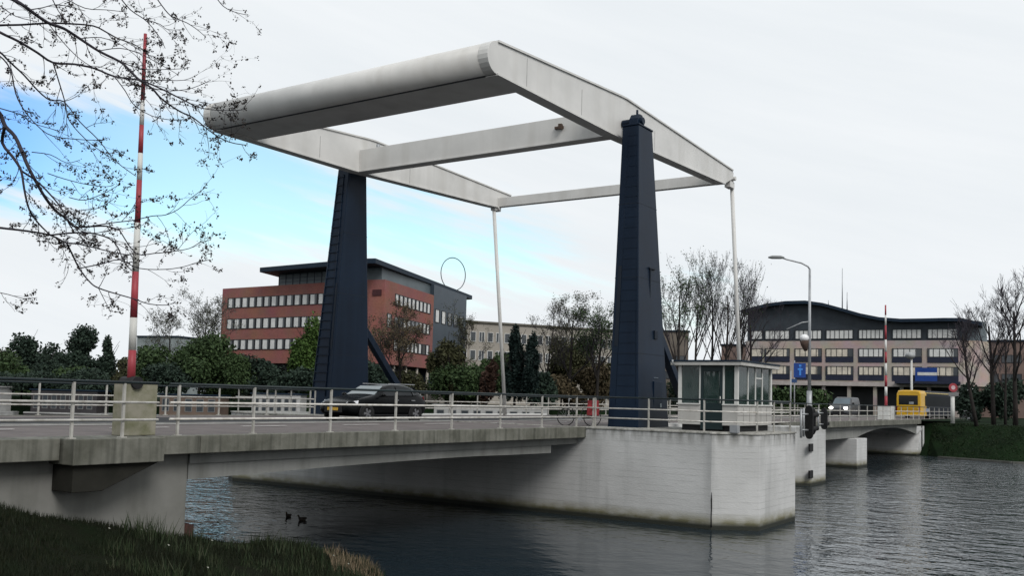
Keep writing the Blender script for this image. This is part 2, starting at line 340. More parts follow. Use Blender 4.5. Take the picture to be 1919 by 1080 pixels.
# surfaces
def sheet(name, x0, x1, y0, y1, z, m_):
    m = MB(); m.add([(x0,y0,z),(x1,y0,z),(x1,y1,z),(x0,y1,z)], [(0,1,2,3)]); return struct(m.build(name, m_))
PATH_Y, FARP = 7.3, 13.2
for k, (x0, x1) in enumerate(((-60, P1X0-.012), (P1X0+.02, 2.25), (2.30, 17.75), (17.8, 90))):
    zz = .040 if k == 1 else .012
    sheet('footpath', x0, x1, YN+.36, PATH_Y, zz, M_PATH)
    sheet('road', x0, x1, PATH_Y, FARP, zz, M_ASPH)
    sheet('far_footpath', x0, x1, FARP, YF-.36, zz+.002, M_PATH)
m = MB()
for x in np.arange(-58, 60, 4.2): m.box((x, 4.72, .045), (x+1.7, 4.86, .048))
for x in np.arange(-58, 60, 5.0): m.box((x, 10.2, .045), (x+2, 10.32, .048))
m.box((-58, PATH_Y-.55, .045), (60, PATH_Y-.43, .048))
struct(m.build('road_marking', M_MARK))
m = MB(); m.box((-60, PATH_Y-.15, .0), (P1X0-.02, PATH_Y, .07)); m.box((P1X1+.3, PATH_Y-.15, 0), (90, PATH_Y, .07)); struct(m.build('kerb', mat('kerb_stone', (.2,.2,.19), None, .8, 3), None, .01))

# lifting leaf
leaf = thing('lifting_leaf', 'pale steel lifting leaf of the drawbridge spanning the gap between the first two piers', 'bridge leaf', (10, YC, -.3))
m = MB(); m.box((2.28, YN+.3, -.30), (17.76, YF-.3, .004)); m.build('deck_plate', M_GIRD, leaf)
for y in (YN, YF-.28):
    m = MB(); m.box((2.28, y, -.62), (17.76, y+.28, .10)); m.build('edge_girder', M_FRAME, leaf, .02)
for x in np.arange(3.5, 17.5, 2.3): m = MB(); m.box((x, YN+.3, -.60), (x+.2, YF-.3, -.302)); m.build('cross_girder', M_FRAME, leaf)

# ------------------------------------------------------------------ towers
def tower(yc, s, label, top_h=12.14):
    t = thing('bridge_tower', label, 'bridge tower', (0, yc, 0), 'dark blue towers carrying the balance frame')
    Y = lambda v: yc + s*v              # v negative is outboard
    bx, tx = 1.42, .63; bo, bi, to, ti = -.655, .655, -.092, .637
    m = MB(); m.hexa([(-bx,Y(bo),-.03),(bx,Y(bo),-.03),(bx,Y(bi),-.03),(-bx,Y(bi),-.03)], [(-tx,Y(to),top_h),(tx,Y(to),top_h),(tx,Y(ti),top_h),(-tx,Y(ti),top_h)])
    sh = sub(m.build('shaft', M_TOWER, t, .03))
    def fx(z): return -bx+(bx-tx)*z/top_h
    def fy(z, e): return (bo+(to-bo)*z/top_h) if e < 0 else (bi+(ti-bi)*z/top_h)
    # a ladder of raised rungs up the face that looks along the road
    z0, z1 = .9, top_h-.3; lad = None; pr_ = .045 if s < 0 else .009; rb_ = .06 if s < 0 else .03
    for v in (.08, -.28):
        m = MB(); ya = lambda z: Y(fy(z,-1)+.10 if v > 0 else fy(z,1)-.30)
        m.tube([(fx(z0)-pr_*.5, ya(z0), z0), (fx(z1)-pr_*.5, ya(z1), z1)], pr_*.5, 6); o = m.build('ladder_rail', M_TOWER, t); lad = lad or sub(o)
    z = 1.2
    while z < top_h-.4:
        m = MB(); m.box((fx(z)-pr_, Y(fy(z,-1)+.06), z), (fx(z)+.05, Y(fy(z,1)-.26), z+rb_)); m.build('rung', M_TOWER, lad); z += .42
    m = MB(); z0, z1 = 3.2, 6.4; m.hexa([(fx(z0)-.012,Y(.36),z0),(fx(z0)+.1,Y(.36),z0),(fx(z0)+.1,Y(.52),z0),(fx(z0)-.012,Y(.52),z0)], [(fx(z1)-.012,Y(.36),z1),(fx(z1)+.1,Y(.36),z1),(fx(z1)+.1,Y(.52),z1),(fx(z1)-.012,Y(.52),z1)]); m.build('slot', M_TOWERD, t)
    # cap and bearing
    m = MB(); m.box((-tx-.03, Y(to-.03), top_h), (tx+.03, Y(ti+.02), top_h+.07)); m.build('cap', M_TOWER, t, .015)
    m = MB(); m.prism([(-.34,top_h+.07),(.34,top_h+.07),(.28,top_h+.40),(.12,top_h+.60),(-.12,top_h+.60),(-.28,top_h+.40)], min(Y(.12),Y(.52)), max(Y(.12),Y(.52)), 'y'); m.tube([(0,Y(.3),top_h+.6),(0,Y(.3),top_h+.82)], .05, 8)
    m.tube([(0,Y(.0),top_h+.32),(0,Y(.95),top_h+.32)], .15, 14); m.build('bearing', M_TOWER, t, .02)
    for z in (2.9, 5.9, 8.9):               # welded plate joints
        m = MB(); e = .004
        m.hexa([(fx(z)-e,Y(fy(z,-1)-e),z),(-fx(z)+e,Y(fy(z,-1)-e),z),(-fx(z)+e,Y(fy(z,1)+e),z),(fx(z)-e,Y(fy(z,1)+e),z)], [(fx(z)-e,Y(fy(z,-1)-e),z+.022),(-fx(z)+e,Y(fy(z,-1)-e),z+.022),(-fx(z)+e,Y(fy(z,1)+e),z+.022),(fx(z)-e,Y(fy(z,1)+e),z+.022)]); m.build('weld_seam', M_TOWERD, sh)
    # fittings on the outboard face
    if s > 0:
        def oy(z): return Y(fy(z,-1))
        def plate(n, x, z, w_, h_, d_, mm):
            m = MB(); y0 = oy(z+h_/2); m.box((x, y0-d_, z), (x+w_, y0+.08, z+h_)); return m.build(n, mm, t, .01)
        plate('lever_slot', -.02, 5.2, .07, 1.15, .03, M_TOWERD); plate('lever_arm', -.10, 6.35, .52, .07, .07, M_TOWERD)
        plate('vent', .22, 3.55, .26, .34, .06, M_TOWERD); plate('latch_plate', .12, 1.98, .4, .035, .02, mat('latch_metal', (.10,.13,.16), None, .5, 3))
        d = sub(plate('access_door', .05, .15, .78, 1.7, .012, M_TOWER)); m = MB(); m.box((.62, oy(.9)-.05, .82), (.665, oy(.9)+.02, .98)); m.build('handle', mat('handle_metal', (.35,.4,.42), None, .4, 3), d)
    # rack strut down to the leaf
    p = (.95, Y(.1), 4.8); q = (5.7, Y(.1), -.05); d = (Vector(q)-Vector(p)).normalized(); nn = Vector((-d.z, 0, d.x))*.17
    m = MB(); a = [Vector(p)+nn, Vector(p)-nn, Vector(q)-nn, Vector(q)+nn]
    m.prism([(v.x, v.z) for v in a], Y(.1)-.16, Y(.1)+.16, 'y'); m.build('strut', M_TOWER, t, .02)
    return t
tower(0, 1, 'nearer dark blue tapering tower, right of the two, beside the control cabin')
tower(16.257, -1, 'farther dark blue tapering tower, left of the two, behind the passing black car')

# ------------------------------------------------------------------ balance frame
E0, E1 = .92, 16.257-.92
bf = thing('balance_frame', 'off-white steel balance frame with rounded counterweight resting on the two blue towers', 'balance frame', (0, YC, 12))
NZ, NR = 12.40, .565
def side_beam(y0, y1, inner):
    top = [(-9.12, 12.965), (-.2, 13.60), (.35, 13.62), (12.55, 13.20)]
    bot = [(11.45, 12.27), (9.9, 12.20), (-1.0, 11.835), (-9.12, 11.835)]
    nose = [(-9.12+NR*math.cos(a), NZ+NR*math.sin(a)) for a in np.linspace(math.pi*1.5, math.pi*.5, 13)[1:-1]]
    m = MB(); m.prism(top+[(12.72, 13.05), (12.6, 12.75)]+bot+nose, y0+.06, y1-.06, 'y'); wb = sub(m.build('side_beam', M_FRAME, bf, .012))
    # flanges stand proud of the web
    m = MB()
    for pts, w_ in ((top, .05), (bot, .05)):
        for (xa, za), (xb, zb) in zip(pts[:-1], pts[1:]):
            m.hexa([(min(xa,xb),y0,(za if xa<xb else zb)-.035),(max(xa,xb),y0,(zb if xa<xb else za)-.035),(max(xa,xb),y1,(zb if xa<xb else za)-.035),(min(xa,xb),y1,(za if xa<xb else zb)-.035)],
                   [(min(xa,xb),y0,(za if xa<xb else zb)+.035),(max(xa,xb),y0,(zb if xa<xb else za)+.035),(max(xa,xb),y1,(zb if xa<xb else za)+.035),(min(xa,xb),y1,(za if xa<xb else zb)+.035)])
    m.build('flange', M_FRAME, wb)
    for x in (-7.3, -3.4, 3.1): m = MB(); m.box((x, y0+.053, 11.95), (x+.022, y1-.053, 12.95)); m.build('seam', mat('frame_joint', (.3,.3,.29), None, .6, 3), wb)
    return wb
side_beam(E0, E0+.52, 1); side_beam(E1-.52, E1, -1)
poly = [(-7.15, 11.85), (-7.15, 13.02), (-9.12, 12.95)]+[(-9.12+(NR-.012)*math.cos(a), NZ+(NR-.012)*math.sin(a)) for a in np.linspace(math.pi*.5, math.pi*1.5, 17)[1:-1]]+[(-9.12, 11.85)]
m = MB(); m.prism(poly, E0+.10, E1-.10, 'y', smooth=False); cw = m.build('counterweight', M_FRAME, bf); 
for p_ in cw.data.polygons: p_.use_smooth = abs(p_.normal.y) < .5 and p_.center.x < -9.0
m = MB(); m.box((-9.16, E0+.10, 11.836), (-9.06, E1-.10, 11.86)); m.build('seam', mat('dark_seam', (.05,.055,.06), None, .7, 2), sub(cw))
m = MB(); m.box((-.72, E0+.46, 11.85), (-.22, E1-.46, 12.92)); m.build('pivot_crossbeam', M_FRAME, bf, .015)
m = MB(); m.box((-.78, E0+.46, 11.82), (-.16, E1-.46, 11.875)); m.build('crossbeam_flange', M_FRAME, bf)
m = MB(); m.box((11.2, E0+.46, 12.26), (11.55, E1-.46, 12.80)); m.build('tip_crossbeam', M_FRAME, bf, .015)
m = MB(); m.tube([(-.45, E1-1.4, 12.9), (-.45, E1-1.4, 13.14)], .09, 8); m.build('bolt', M_STEEL, bf)
m = MB(); m.box((-.82, 3.35, 12.42), (-.70, 3.75, 12.52)); m.box((-.95, 3.35, 12.36), (-.80, 3.5, 12.58)); m.build('floodlight', mat('brown_metal', (.08,.05,.035), None, .6, 3), bf)
for yy, sgn in ((E0+.26, 1), (E1-.26, -1)):
    top_x = 12.75 if sgn > 0 else 11.35
    m = MB(); m.box((12.35 if sgn > 0 else 11.0, yy-.16, 12.30 if sgn > 0 else 12.05), (12.95 if sgn > 0 else 11.6, yy+.16, 12.62 if sgn > 0 else 12.35)); m.tube([(12.75 if sgn > 0 else 11.3, yy-.3, 12.8 if sgn > 0 else 12.2), (12.75 if sgn > 0 else 11.3, yy+.3, 12.8 if sgn > 0 else 12.2)], .12, 10); m.build('rod_bracket', M_FRAME, bf, .01)
    m = MB()
    if sgn > 0: m.tube([(12.95, yy, 12.8), (14.75, yy, .05)], .105, 12)
    else: m.tube([(11.1, yy, 12.15), (12.85, yy, .05)], .105, 12)
    m.build('hoist_rod', M_FRAME, bf)

# ------------------------------------------------------------------ railings
def railing(label, pts, xs_extra=None, step=2.62, post_pos=None, h=1.15, z=.03, heavy=1):
    """rails follow the polyline; every post is a part"""
    t = thing('railing', label, 'railing', (*pts[0], z), 'white and grey bridge railings')
    P = [Vector((a, b, 0)) for a, b in pts]
    cum = [0]
    for a, b in zip(P[:-1], P[1:]): cum.append(cum[-1]+(b-a).length)
    def pos(s):
        for i in range(len(P)-1):
            if s <= cum[i+1]+1e-6: return P[i].lerp(P[i+1], (s-cum[i])/(cum[i+1]-cum[i]))
        return P[-1]
    ss = post_pos if post_pos else list(np.linspace(0, cum[-1], max(2, round(cum[-1]/step)+1)))
    for s_ in ss:
        p = pos(s_); m = MB(); m.box((p.x-.026, p.y-.026, z), (p.x+.026, p.y+.026, h)); m.box((p.x-.07, p.y-.07, z), (p.x+.07, p.y+.07, z+.02)); m.build('post', M_POST, t)
    for i, (zz, r, mm, n) in enumerate(((h+.02, .032, M_RAILD, 'handrail'), (h*.66, .026, M_RAIL, 'middle_rail'), (h*.345, .026, M_RAIL, 'lower_rail'))):
        m = MB(); off = -.04 if i else 0
        m.tube([(p.x, p.y+(off if len(P) == 2 else 0), zz) for p in P], r, 8); m.build(n, mm, t)
    return t
YR = 1.0
railing('near railing along the left bank, ending in front of the concrete barrier pedestal', [(-45, YR-.35), (-21.9, YR-.35)], post_pos=[i for i in np.arange(.0, 18.5, 2.62)]+[45-23.85, 45-22.72])
railing('near railing of the left span in front of the passing black car', [(-21.35, YR), (-1.9, YR)], post_pos=[21.35-a for a in (21.1,18.93,16.31,13.68,11.02,8.35,5.73,3.25,1.95)])
railing('near railing around the pier nose in front of the control cabin', [(-2.69, YR-.3), (-2.69, -4.22), (-1.82, -5.45), (1.95, -5.45)], post_pos=[.2, 2.41, 4.56, 6.5, 8.3, 10.2])
railing('railing on the near edge of the lifting leaf behind the cabin', [(2.4, YR), (17.6, YR)], step=1.35)
railing('near railing of the right spans up to the far barrier pedestal', [(18.2, YR), (48.7, YR)], step=2.5)
railing('last near railing piece between far barrier pedestal and the no-parking sign', [(50.4, YR), (78, YR)], step=2.5)
railing('far railing of the left span, seen behind the black car', [(-55, mirror(YR)), (-3.0, mirror(YR))], step=2.62)
railing('far railing of the lifting leaf and right spans', [(2.4, mirror(YR)), (78, mirror(YR))], step=2.62)
railing('far railing around the hidden end of the first pier', [(-2.69, mirror(YR)), (-2.69, mirror(-4.22)), (-1.82, mirror(-5.45)), (1.95, mirror(-5.45))])

# ------------------------------------------------------------------ boom barriers
def barrier(label, x, y, w_, h, d_, base, tip, bands, r0, r1, mped):
    t = thing('boom_barrier', label, 'barrier', (x, y, 0), 'raised red and white boom barriers')
    m = MB(); m.box((x-w_/2, y, 0.03), (x+w_/2, y+d_, h)); m.box((x-w_/2-.02, y-.02, h), (x+w_/2+.02, y+d_+.02, h+.03)); m.build('pedestal', mped, t, .02)
    base = Vector(base); tip = Vector(tip)
    if len(bands):
        b = thing_part = None
        cuts = [0]+bands+[1]; core = None
        for i, (a, c) in enumerate(zip(cuts[:-1], cuts[1:])):
            m = MB(); m.tube([base.lerp(tip, a), base.lerp(tip, c)], [r0+(r1-r0)*a, r0+(r1-r0)*c], 12)
            o = m.build('boom' if core is None else 'boom_band', M_RED if i % 2 == 0 else M_WHITE, t if core is None else core)
            if core is None: core = sub(o)
    m = MB(); m.tube([base+Vector((0,-.25,-.02)), base+Vector((0,.25,-.02))], .14, 12); m.build('hinge', M_DARK, t)
    return t
M_PED = mat('mossy_concrete', (.25,.235,.185), (.11,.115,.055), .85, 1.4, bumpk=.4, lo=.45, hi=.68, dirt=((.05,.055,.022), .95, 2.6))
b0 = on(246, 716, 1, 1.48); b1 = on(273, 63, 1, 1.48)
seg = [715, 657, 597, 512, 421, 341, 290, 237, 190, 63]
barrier('near boom barrier on mossy concrete pedestal, boom raised high behind the overhanging branches', -21.87, 1.30, .86, 1.17, .34, b0, b1, [(715-v)/(715-63) for v in seg[1:-1]], .088, .036, M_PED)
b0 = on(1661, 764, 1, 1.6); b1 = on(1660, 572, 1, 1.6)
barrier('distant boom barrier on a white pedestal, boom raised beside the yellow bus', b0.x+.4, 1.25, 2.0, 1.15, .9, b0, b1, [.11, .2, .31, .43, .54, .66, .8, .9], .12, .06, M_WHITE)
# ------------------------------------------------------------------ ground
random.seed(7); np.random.seed(7)
M_GRASS = mat('dark_grass', (.006,.010,.0042), (.008,.0075,.005), .95, .9, bumpk=.8, bscale=14, spec=.05)
M_FARG = mat('far_ground', (.035,.045,.025), (.025,.03,.02), .95, .2, spec=.1)
SH = [(190,10),(60,71),(42,80.5),(38.4,86.3),(38.6,89.6),(25.4,98.2),(10,112),(-20,124),(-60,124),(-260,120)]
INL = [(200,22),(67,78),(48,88),(44,93),(42,96),(28,103),(12,117),(-18,129),(-60,129),(-262,126)]
FAR2 = [(900,100),(500,400),(300,600),(200,800),(150,900),(80,950),(20,950),(-60,950),(-300,950),(-900,800)]
m = MB(); vs = []; fs = []
n = len(SH)
for row, z in ((SH, WZ-.35), ([((a[0]*.45+b[0]*.55), (a[1]*.45+b[1]*.55)) for a, b in zip(SH, INL)], -1.75), (INL, -.42), (FAR2, -.42)):
    vs += [tuple(rd(r, d, z)) for r, d in row]
for k in range(3):
    for i in range(n-1): fs.append((k*n+i, k*n+i+1, (k+1)*n+i+1, (k+1)*n+i))
m.add(vs, fs); struct(m.build('far_ground', mat('bank_grass', (.007,.017,.0055), (.004,.009,.0035), .95, .35, bumpk=.9, bscale=6, spec=.05)))
# near bank: falls from the camera's feet to the water
SHN = [(-14,30),(-8.8,26.6),(-6.8,25.6),(-3.9,25.7),(-3.0,24.0),(-2.4,21.0),(-1.2,16),(1.0,8),(3.0,-6),(7,-30),(60,-110),(240,-260)]
def shore_dist(r, d):
    best = 1e9; sign = 1
    for (a, b), (c, e) in zip(SHN[:-1], SHN[1:]):
        ux, uy = c-a, e-b; l2 = ux*ux+uy*uy; t = max(0, min(1, ((r-a)*ux+(d-b)*uy)/l2)); qx, qy = a+ux*t, b+uy*t
        q = math.hypot(r-qx, d-qy)
        if q < best: best = q; sign = -1 if ux*(d-qy)-uy*(r-qx) > 0 else 1
    return best*sign
def bank_z(r, d):
    s = shore_dist(r, d)
    z = WZ+float(np.interp(s, [-3,0,.5,3.4,6,7.4,10,14,22], [-.9,-.08,.28,.95,1.55,2.05,2.3,2.55,2.75]))
    return z+.07*math.sin(r*2.1+d*.8)*math.sin(d*1.3-r*.5)*min(1, max(0, s))
gr = np.concatenate([np.array([-300,-160,-90,-60]), np.arange(-40, 7.01, .5)]); gd = np.concatenate([np.array([-260,-160,-100,-60,-40,-30,-20]), np.arange(-14, 31, .5)])
vs = [tuple(rd(r, d, bank_z(r, d))) for d in gd for r in gr]; W_ = len(gr)
fs = [(i*W_+j, i*W_+j+1, (i+1)*W_+j+1, (i+1)*W_+j) for i in range(len(gd)-1) for j in range(W_-1)]
m = MB(); m.add(vs, fs, True); struct(m.build('near_bank', M_GRASS))
def quadmesh(name, V, m_, parent=None, k=4):
    """V: (n,k,3) array of separate small faces"""
    n = len(V); me = bpy.data.meshes.new(name); me.vertices.add(n*k); me.vertices.foreach_set('co', np.ascontiguousarray(V, dtype=np.float32).ravel())
    me.loops.add(n*k); me.loops.foreach_set('vertex_index', np.arange(n*k, dtype=np.int32)); me.polygons.add(n)
    me.polygons.foreach_set('loop_start', np.arange(0, n*k, k, dtype=np.int32)); me.polygons.foreach_set('loop_total', np.full(n, k, dtype=np.int32)); me.update(calc_edges=True)
    me.materials.append(m_); o = bpy.data.objects.new(name, me); col.objects.link(o)
    if parent: o.parent = parent; o.location = (0,0,0) if parent.get('_local') else -parent.location
    return o
def leafmat(name, c1, c2, c3, scale=.6):
    """leaf colour varies by clump and by leaf"""
    if name in MATS: return MATS[name]
    m = bpy.data.materials.new(name); m.use_nodes = True; t = m.node_tree; b = t.nodes['Principled BSDF']; b.inputs['Roughness'].default_value = .7; b.inputs['Specular IOR Level'].default_value = .15
    g = t.nodes.new('ShaderNodeNewGeometry'); nn = t.nodes.new('ShaderNodeTexNoise'); nn.inputs['Scale'].default_value = scale; nn.inputs['Detail'].default_value = 4; t.links.new(g.outputs['Position'], nn.inputs['Vector'])
    r = t.nodes.new('ShaderNodeMapRange'); r.inputs[1].default_value = .35; r.inputs[2].default_value = .65; t.links.new(nn.outputs['Fac'], r.inputs[0])
    x = t.nodes.new('ShaderNodeMix'); x.data_type = 'RGBA'; t.links.new(r.outputs[0], x.inputs[0]); x.inputs[6].default_value = (*c1,1); x.inputs[7].default_value = (*c2,1)
    y = t.nodes.new('ShaderNodeMix'); y.data_type = 'RGBA'; mm = t.nodes.new('ShaderNodeMath'); mm.operation = 'MULTIPLY'; mm.inputs[1].default_value = .6; t.links.new(g.outputs['Random Per Island'], mm.inputs[0]); t.links.new(mm.outputs[0], y.inputs[0]); t.links.new(x.outputs[2], y.inputs[6]); y.inputs[7].default_value = (*c3,1)
    t.links.new(y.outputs[2], b.inputs['Base Color']); MATS[name] = m; return m
# grass blades and weeds
def blades(n, rr, dr, hmin, hmax, wmin, name, m_, cond=None):
    out = []
    while len(out) < n:
        r = random.uniform(*rr); d = random.uniform(*dr)
        if abs(r) > .58*d+1.5: continue
        s = shore_dist(r, d)
        if s < .02 or (cond and not cond(r, d, s)): continue
        p = rd(r, d, bank_z(r, d))
        if p.y > YN+.35 and s > .9: continue
        h = random.uniform(hmin, hmax)*(.7+.6*math.sin(r*1.7+d)*math.sin(d*.9-r*1.2)**2); a = random.uniform(0, 6.28); wd = random.uniform(wmin, wmin*2); lean = random.uniform(0, .6)*h; b = random.uniform(0, 6.28)
        ex, ey = math.cos(a)*wd, math.sin(a)*wd
        out.append([(p.x-ex, p.y-ey, p.z-.02), (p.x+ex, p.y+ey, p.z-.02), (p.x+math.cos(b)*lean, p.y+math.sin(b)*lean, p.z+h)])
    return quadmesh(name, np.array(out), m_, k=3)
M_BLADE = leafmat('grass_blade', (.006,.013,.0042), (.0045,.008,.0035), (.018,.018,.008), 1.2)
tag(blades(52000, (-13, 1), (11, 27), .07, .22, .006, 'grass', M_BLADE), kind='stuff')
tag(blades(2600, (-11.5, -2), (16, 26.5), .22, .5, .010, 'weeds', leafmat('weed_leaf', (.014,.030,.010), (.010,.02,.008), (.05,.05,.03), 1.5), lambda r, d, s: s < 5.5 and math.sin(r*2.3)*math.sin(d*2.9) > .1), kind='stuff')
tag(blades(900, (-4.6, -2.6), (21.5, 25.2), .2, .5, .007, 'dry_reeds', leafmat('dry_reed', (.16,.12,.075), (.11,.08,.05), (.2,.16,.11), 2), lambda r, d, s: s < 1.3), kind='stuff')
fl = []
for _ in range(14):
    r = random.uniform(-10, -2.5); d = random.uniform(15, 24); s = shore_dist(r, d)
    if s < .4: continue
    p = rd(r, d, bank_z(r, d)+random.uniform(.12, .22)); k = .016
    fl.append([(p.x-k, p.y-k, p.z), (p.x+k, p.y-k, p.z), (p.x+k, p.y+k, p.z+.02), (p.x-k, p.y+k, p.z+.02)])
tag(quadmesh('wild_flowers', np.array(fl), mat('petals', (.25,.25,.21), None, .8, 5)), kind='stuff')

# ------------------------------------------------------------------ buildings
def xy(v): return (v.x, v.y)
def unit(a, b):
    d = Vector((b[0]-a[0], b[1]-a[1])); l = d.length; d /= l; return (d.x, d.y), l
def facade_frame(pa, pb):
    u, l = unit(pa, pb); n = (u[1], -u[0])
    mid = ((pa[0]+pb[0])/2-CAM.x, (pa[1]+pb[1])/2-CAM.y)
    if n[0]*mid[0]+n[1]*mid[1] > 0: n = (-n[0], -n[1])
    return pa, u, n, l
def u_of(px, o, u):                       # where the sight line of a photo column meets a facade
    d = ray(px, 600); dx, dy = d.x, d.y
    det = u[0]*-dy-u[1]*-dx; bx, by = CAM.x-o[0], CAM.y-o[1]
    return (bx*-dy-by*-dx)/det
def wall_poly(t, pts, z0, z1, m_, name='wall', bevel=0):
    m = MB(); m.prism(pts, z0, z1); return sub(m.build(name, m_, t, bevel))
def window(t, fr, u0, u1, z0, z1, mf, mg, mull=0, blind=None, th=.10):
    o, u, n = fr[:3]
    m = MB(); f = .09
    m.obox(o,u,n,u0,u1,-.02,th,z0,z0+f); m.obox(o,u,n,u0,u1,-.02,th,z1-f,z1); m.obox(o,u,n,u0,u0+f,-.02,th,z0+f,z1-f); m.obox(o,u,n,u1-f,u1,-.02,th,z0+f,z1-f)
    for k in range(mull):
        a = u0+(u1-u0)*(k+1)/(mull+1); m.obox(o,u,n,a-f/2,a+f/2,-.02,th*.9,z0+f,z1-f)
    w_ = sub(m.build('window', mf, t))
    m = MB(); m.obox(o,u,n,u0+f,u1-f,-.02,.035,z0+f,z1-f); m.build('pane', mg, w_)
    if blind:
        m = MB(); a, b, bm_ = blind; m.obox(o,u,n,u0+(u1-u0)*a,u0+(u1-u0)*b,.035,.05,z0+f,z1-f); m.build('blind', bm_, w_)
    return w_
def brick(name, c1, c2, mort):
    m = bpy.data.materials.new(name); m.use_nodes = True; t = m.node_tree; b = t.nodes['Principled BSDF']; b.inputs['Roughness'].default_value = .85; b.inputs['Specular IOR Level'].default_value = .2
    g = t.nodes.new('ShaderNodeNewGeometry'); sp = t.nodes.new('ShaderNodeSeparateXYZ'); t.links.new(g.outputs['Position'], sp.inputs[0]); ad = t.nodes.new('ShaderNodeMath'); t.links.new(sp.outputs[0], ad.inputs[0]); t.links.new(sp.outputs[1], ad.inputs[1]); cb = t.nodes.new('ShaderNodeCombineXYZ'); t.links.new(ad.outputs[0], cb.inputs[0]); t.links.new(sp.outputs[2], cb.inputs[1])
    br = t.nodes.new('ShaderNodeTexBrick'); br.inputs['Scale'].default_value = 2.2; br.inputs['Color1'].default_value = (*c1,1); br.inputs['Color2'].default_value = (*c2,1); br.inputs['Mortar'].default_value = (*mort,1); br.inputs['Mortar Size'].default_value = .012; t.links.new(cb.outputs[0], br.inputs['Vector'])
    nn = t.nodes.new('ShaderNodeTexNoise'); nn.inputs['Scale'].default_value = .35; nn.inputs['Detail'].default_value = 5; t.links.new(g.outputs['Position'], nn.inputs['Vector'])
    x = t.nodes.new('ShaderNodeMix'); x.data_type = 'RGBA'; x.blend_type = 'MULTIPLY'; x.inputs[0].default_value = .45; t.links.new(br.outputs['Color'], x.inputs[6]); t.links.new(nn.outputs['Color'], x.inputs[7]); t.links.new(x.outputs[2], b.inputs['Base Color']); return m
M_RBRICK = brick('red_brick', (.31,.125,.105), (.25,.10,.085), (.24,.14,.12))
M_PBRICK = brick('pink_brick', (.46,.385,.345), (.40,.335,.30), (.44,.39,.36))
M_FRAMED = mat('dark_window_frame', (.02,.022,.026), None, .5, 2)
M_NAVY = mat('navy_panel', (.014,.018,.038), None, .5, 1)
M_BLIND = mat('window_blind', (.62,.62,.60), (.50,.50,.49), .8, .8)
M_BLINDW = mat('warm_curtain', (.66,.60,.50), (.42,.38,.32), .8, .7)
M_ROOF = mat('dark_roof', (.008,.019,.034), (.006,.014,.026), .6, .4, spec=.2)
M_SLATE = mat('slate_cladding', (.034,.043,.052), (.024,.031,.039), .6, .6, dirt=((.045,.052,.06), .5, .8))
M_GREYW = mat('grey_cladding', (.10,.125,.135), (.075,.095,.105), .5, .5)
M_WIN = glass('window_glass', (.035,.042,.048)); M_BEIGE = mat('beige_render', (.30,.275,.24), (.25,.23,.20), .85, .3)
GZ = -.45
# red brick office
A = xy(rd(-48.7,161)); B = xy(rd(-21.4,143)); Cc = xy(rd(-19,142)); D = xy(rd(-13.4,163)); E_ = xy(rd(-8.7,181))
rb = thing('office_building', 'red brick office block with rows of pale windows and an overhanging dark roof', 'office building', rd(-30,160,GZ))
uR, lR = unit(Cc, D); uL, lL = unit(B, A)
back = lambda p, k: (p[0]+uR[0]*k, p[1]+uR[1]*k)
Ab = (A[0]+uR[0]*20, A[1]+uR[1]*20); Db = (D[0]+uL[0]*22, D[1]+uL[1]*22)
wall_poly(rb, [A, B, Cc, D, Db, Ab], 5.6, 18.1, M_RBRICK)
def inset(p, q, k): return (p[0]+(q[0]-p[0])*k, p[1]+(q[1]-p[1])*k)
cen = rd(-30, 163); cen = (cen.x, cen.y)
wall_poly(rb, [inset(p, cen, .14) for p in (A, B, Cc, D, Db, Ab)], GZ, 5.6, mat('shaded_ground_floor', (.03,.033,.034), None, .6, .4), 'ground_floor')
for frm, k in (((B, A), 7), ((Cc, D), 5)):
    o, u, n, l = facade_frame(*frm)
    for i in range(k):
        a = .8+(l-1.6)*i/(k-1); m = MB(); p = (o[0]+u[0]*a-n[0]*.5, o[1]+u[1]*a-n[1]*.5); m.tube([(p[0],p[1],GZ),(p[0],p[1],5.6)], .24, 10); m.build('column', M_BEIGE, rb)
fl_ = facade_frame(A, B)
k = 17
for z0, z1 in ((14.75,16.45),(11.25,12.95),(7.8,9.5)):
    for i in range(k):
        a = 1.5+i*1.72
        if a+1.6 > fl_[3]: break
        window(rb, fl_, a, a+1.62, z0, z1, M_FRAMED, M_WIN, 0, (.10+.06*random.random(), .62+.1*random.random(), M_BLIND))
fr_ = facade_frame(Cc, D)
for z0, z1 in ((14.75,16.45),(11.25,12.95),(7.8,9.5)):
    for i in range(9):
        a = 4.2+i*1.78
        window(rb, fr_, a, a+1.66, z0, z1, M_FRAMED, M_WIN, 0, (.18, .7, M_BLIND) if z0 > 14 or random.random() < .4 else None)
window(rb, fr_, 1.2, 3.0, 11.1, 13.2, M_FRAMED, M_WIN, 1, (.3, .6, M_BLIND))
# grey penthouse, its wing to the right, and the roof plate
L0 = xy(rd(-38.0,155.5)); pent = [L0, inset(B, cen, .06), inset(Cc, cen, .06), xy(rd(-9.2,181)), xy(rd(-14,186)), xy(rd(-33,166))]
wall_poly(rb, pent, 18.1, 20.0, M_GREYW, 'penthouse')
wing = [D, E_, xy(rd(-14,187)), Db]
wall_poly(rb, [(D[0]+uR[0]*.02, D[1]+uR[1]*.02), E_, xy(rd(-16,187)), xy(rd(-20,166))], 3, 19.98, mat('blue_grey_cladding', (.045,.06,.078), (.035,.05,.065), .5, .4), 'wing')
fw_ = facade_frame(D, E_)
for i in range(5):
    window(rb, fw_, .9+i*3.4, .9+i*3.4+2.2, 13.6, 15.9, M_FRAMED, M_WIN, 0, (.1, .85, M_BLIND) if i < 2 else None)
rp = [xy(rd(-40.4,152.5)), xy(rd(-22.0,139.2)), xy(rd(-20.0,138.6)), xy(rd(-7.9,187)), xy(rd(-14,193)), xy(rd(-36,170))]
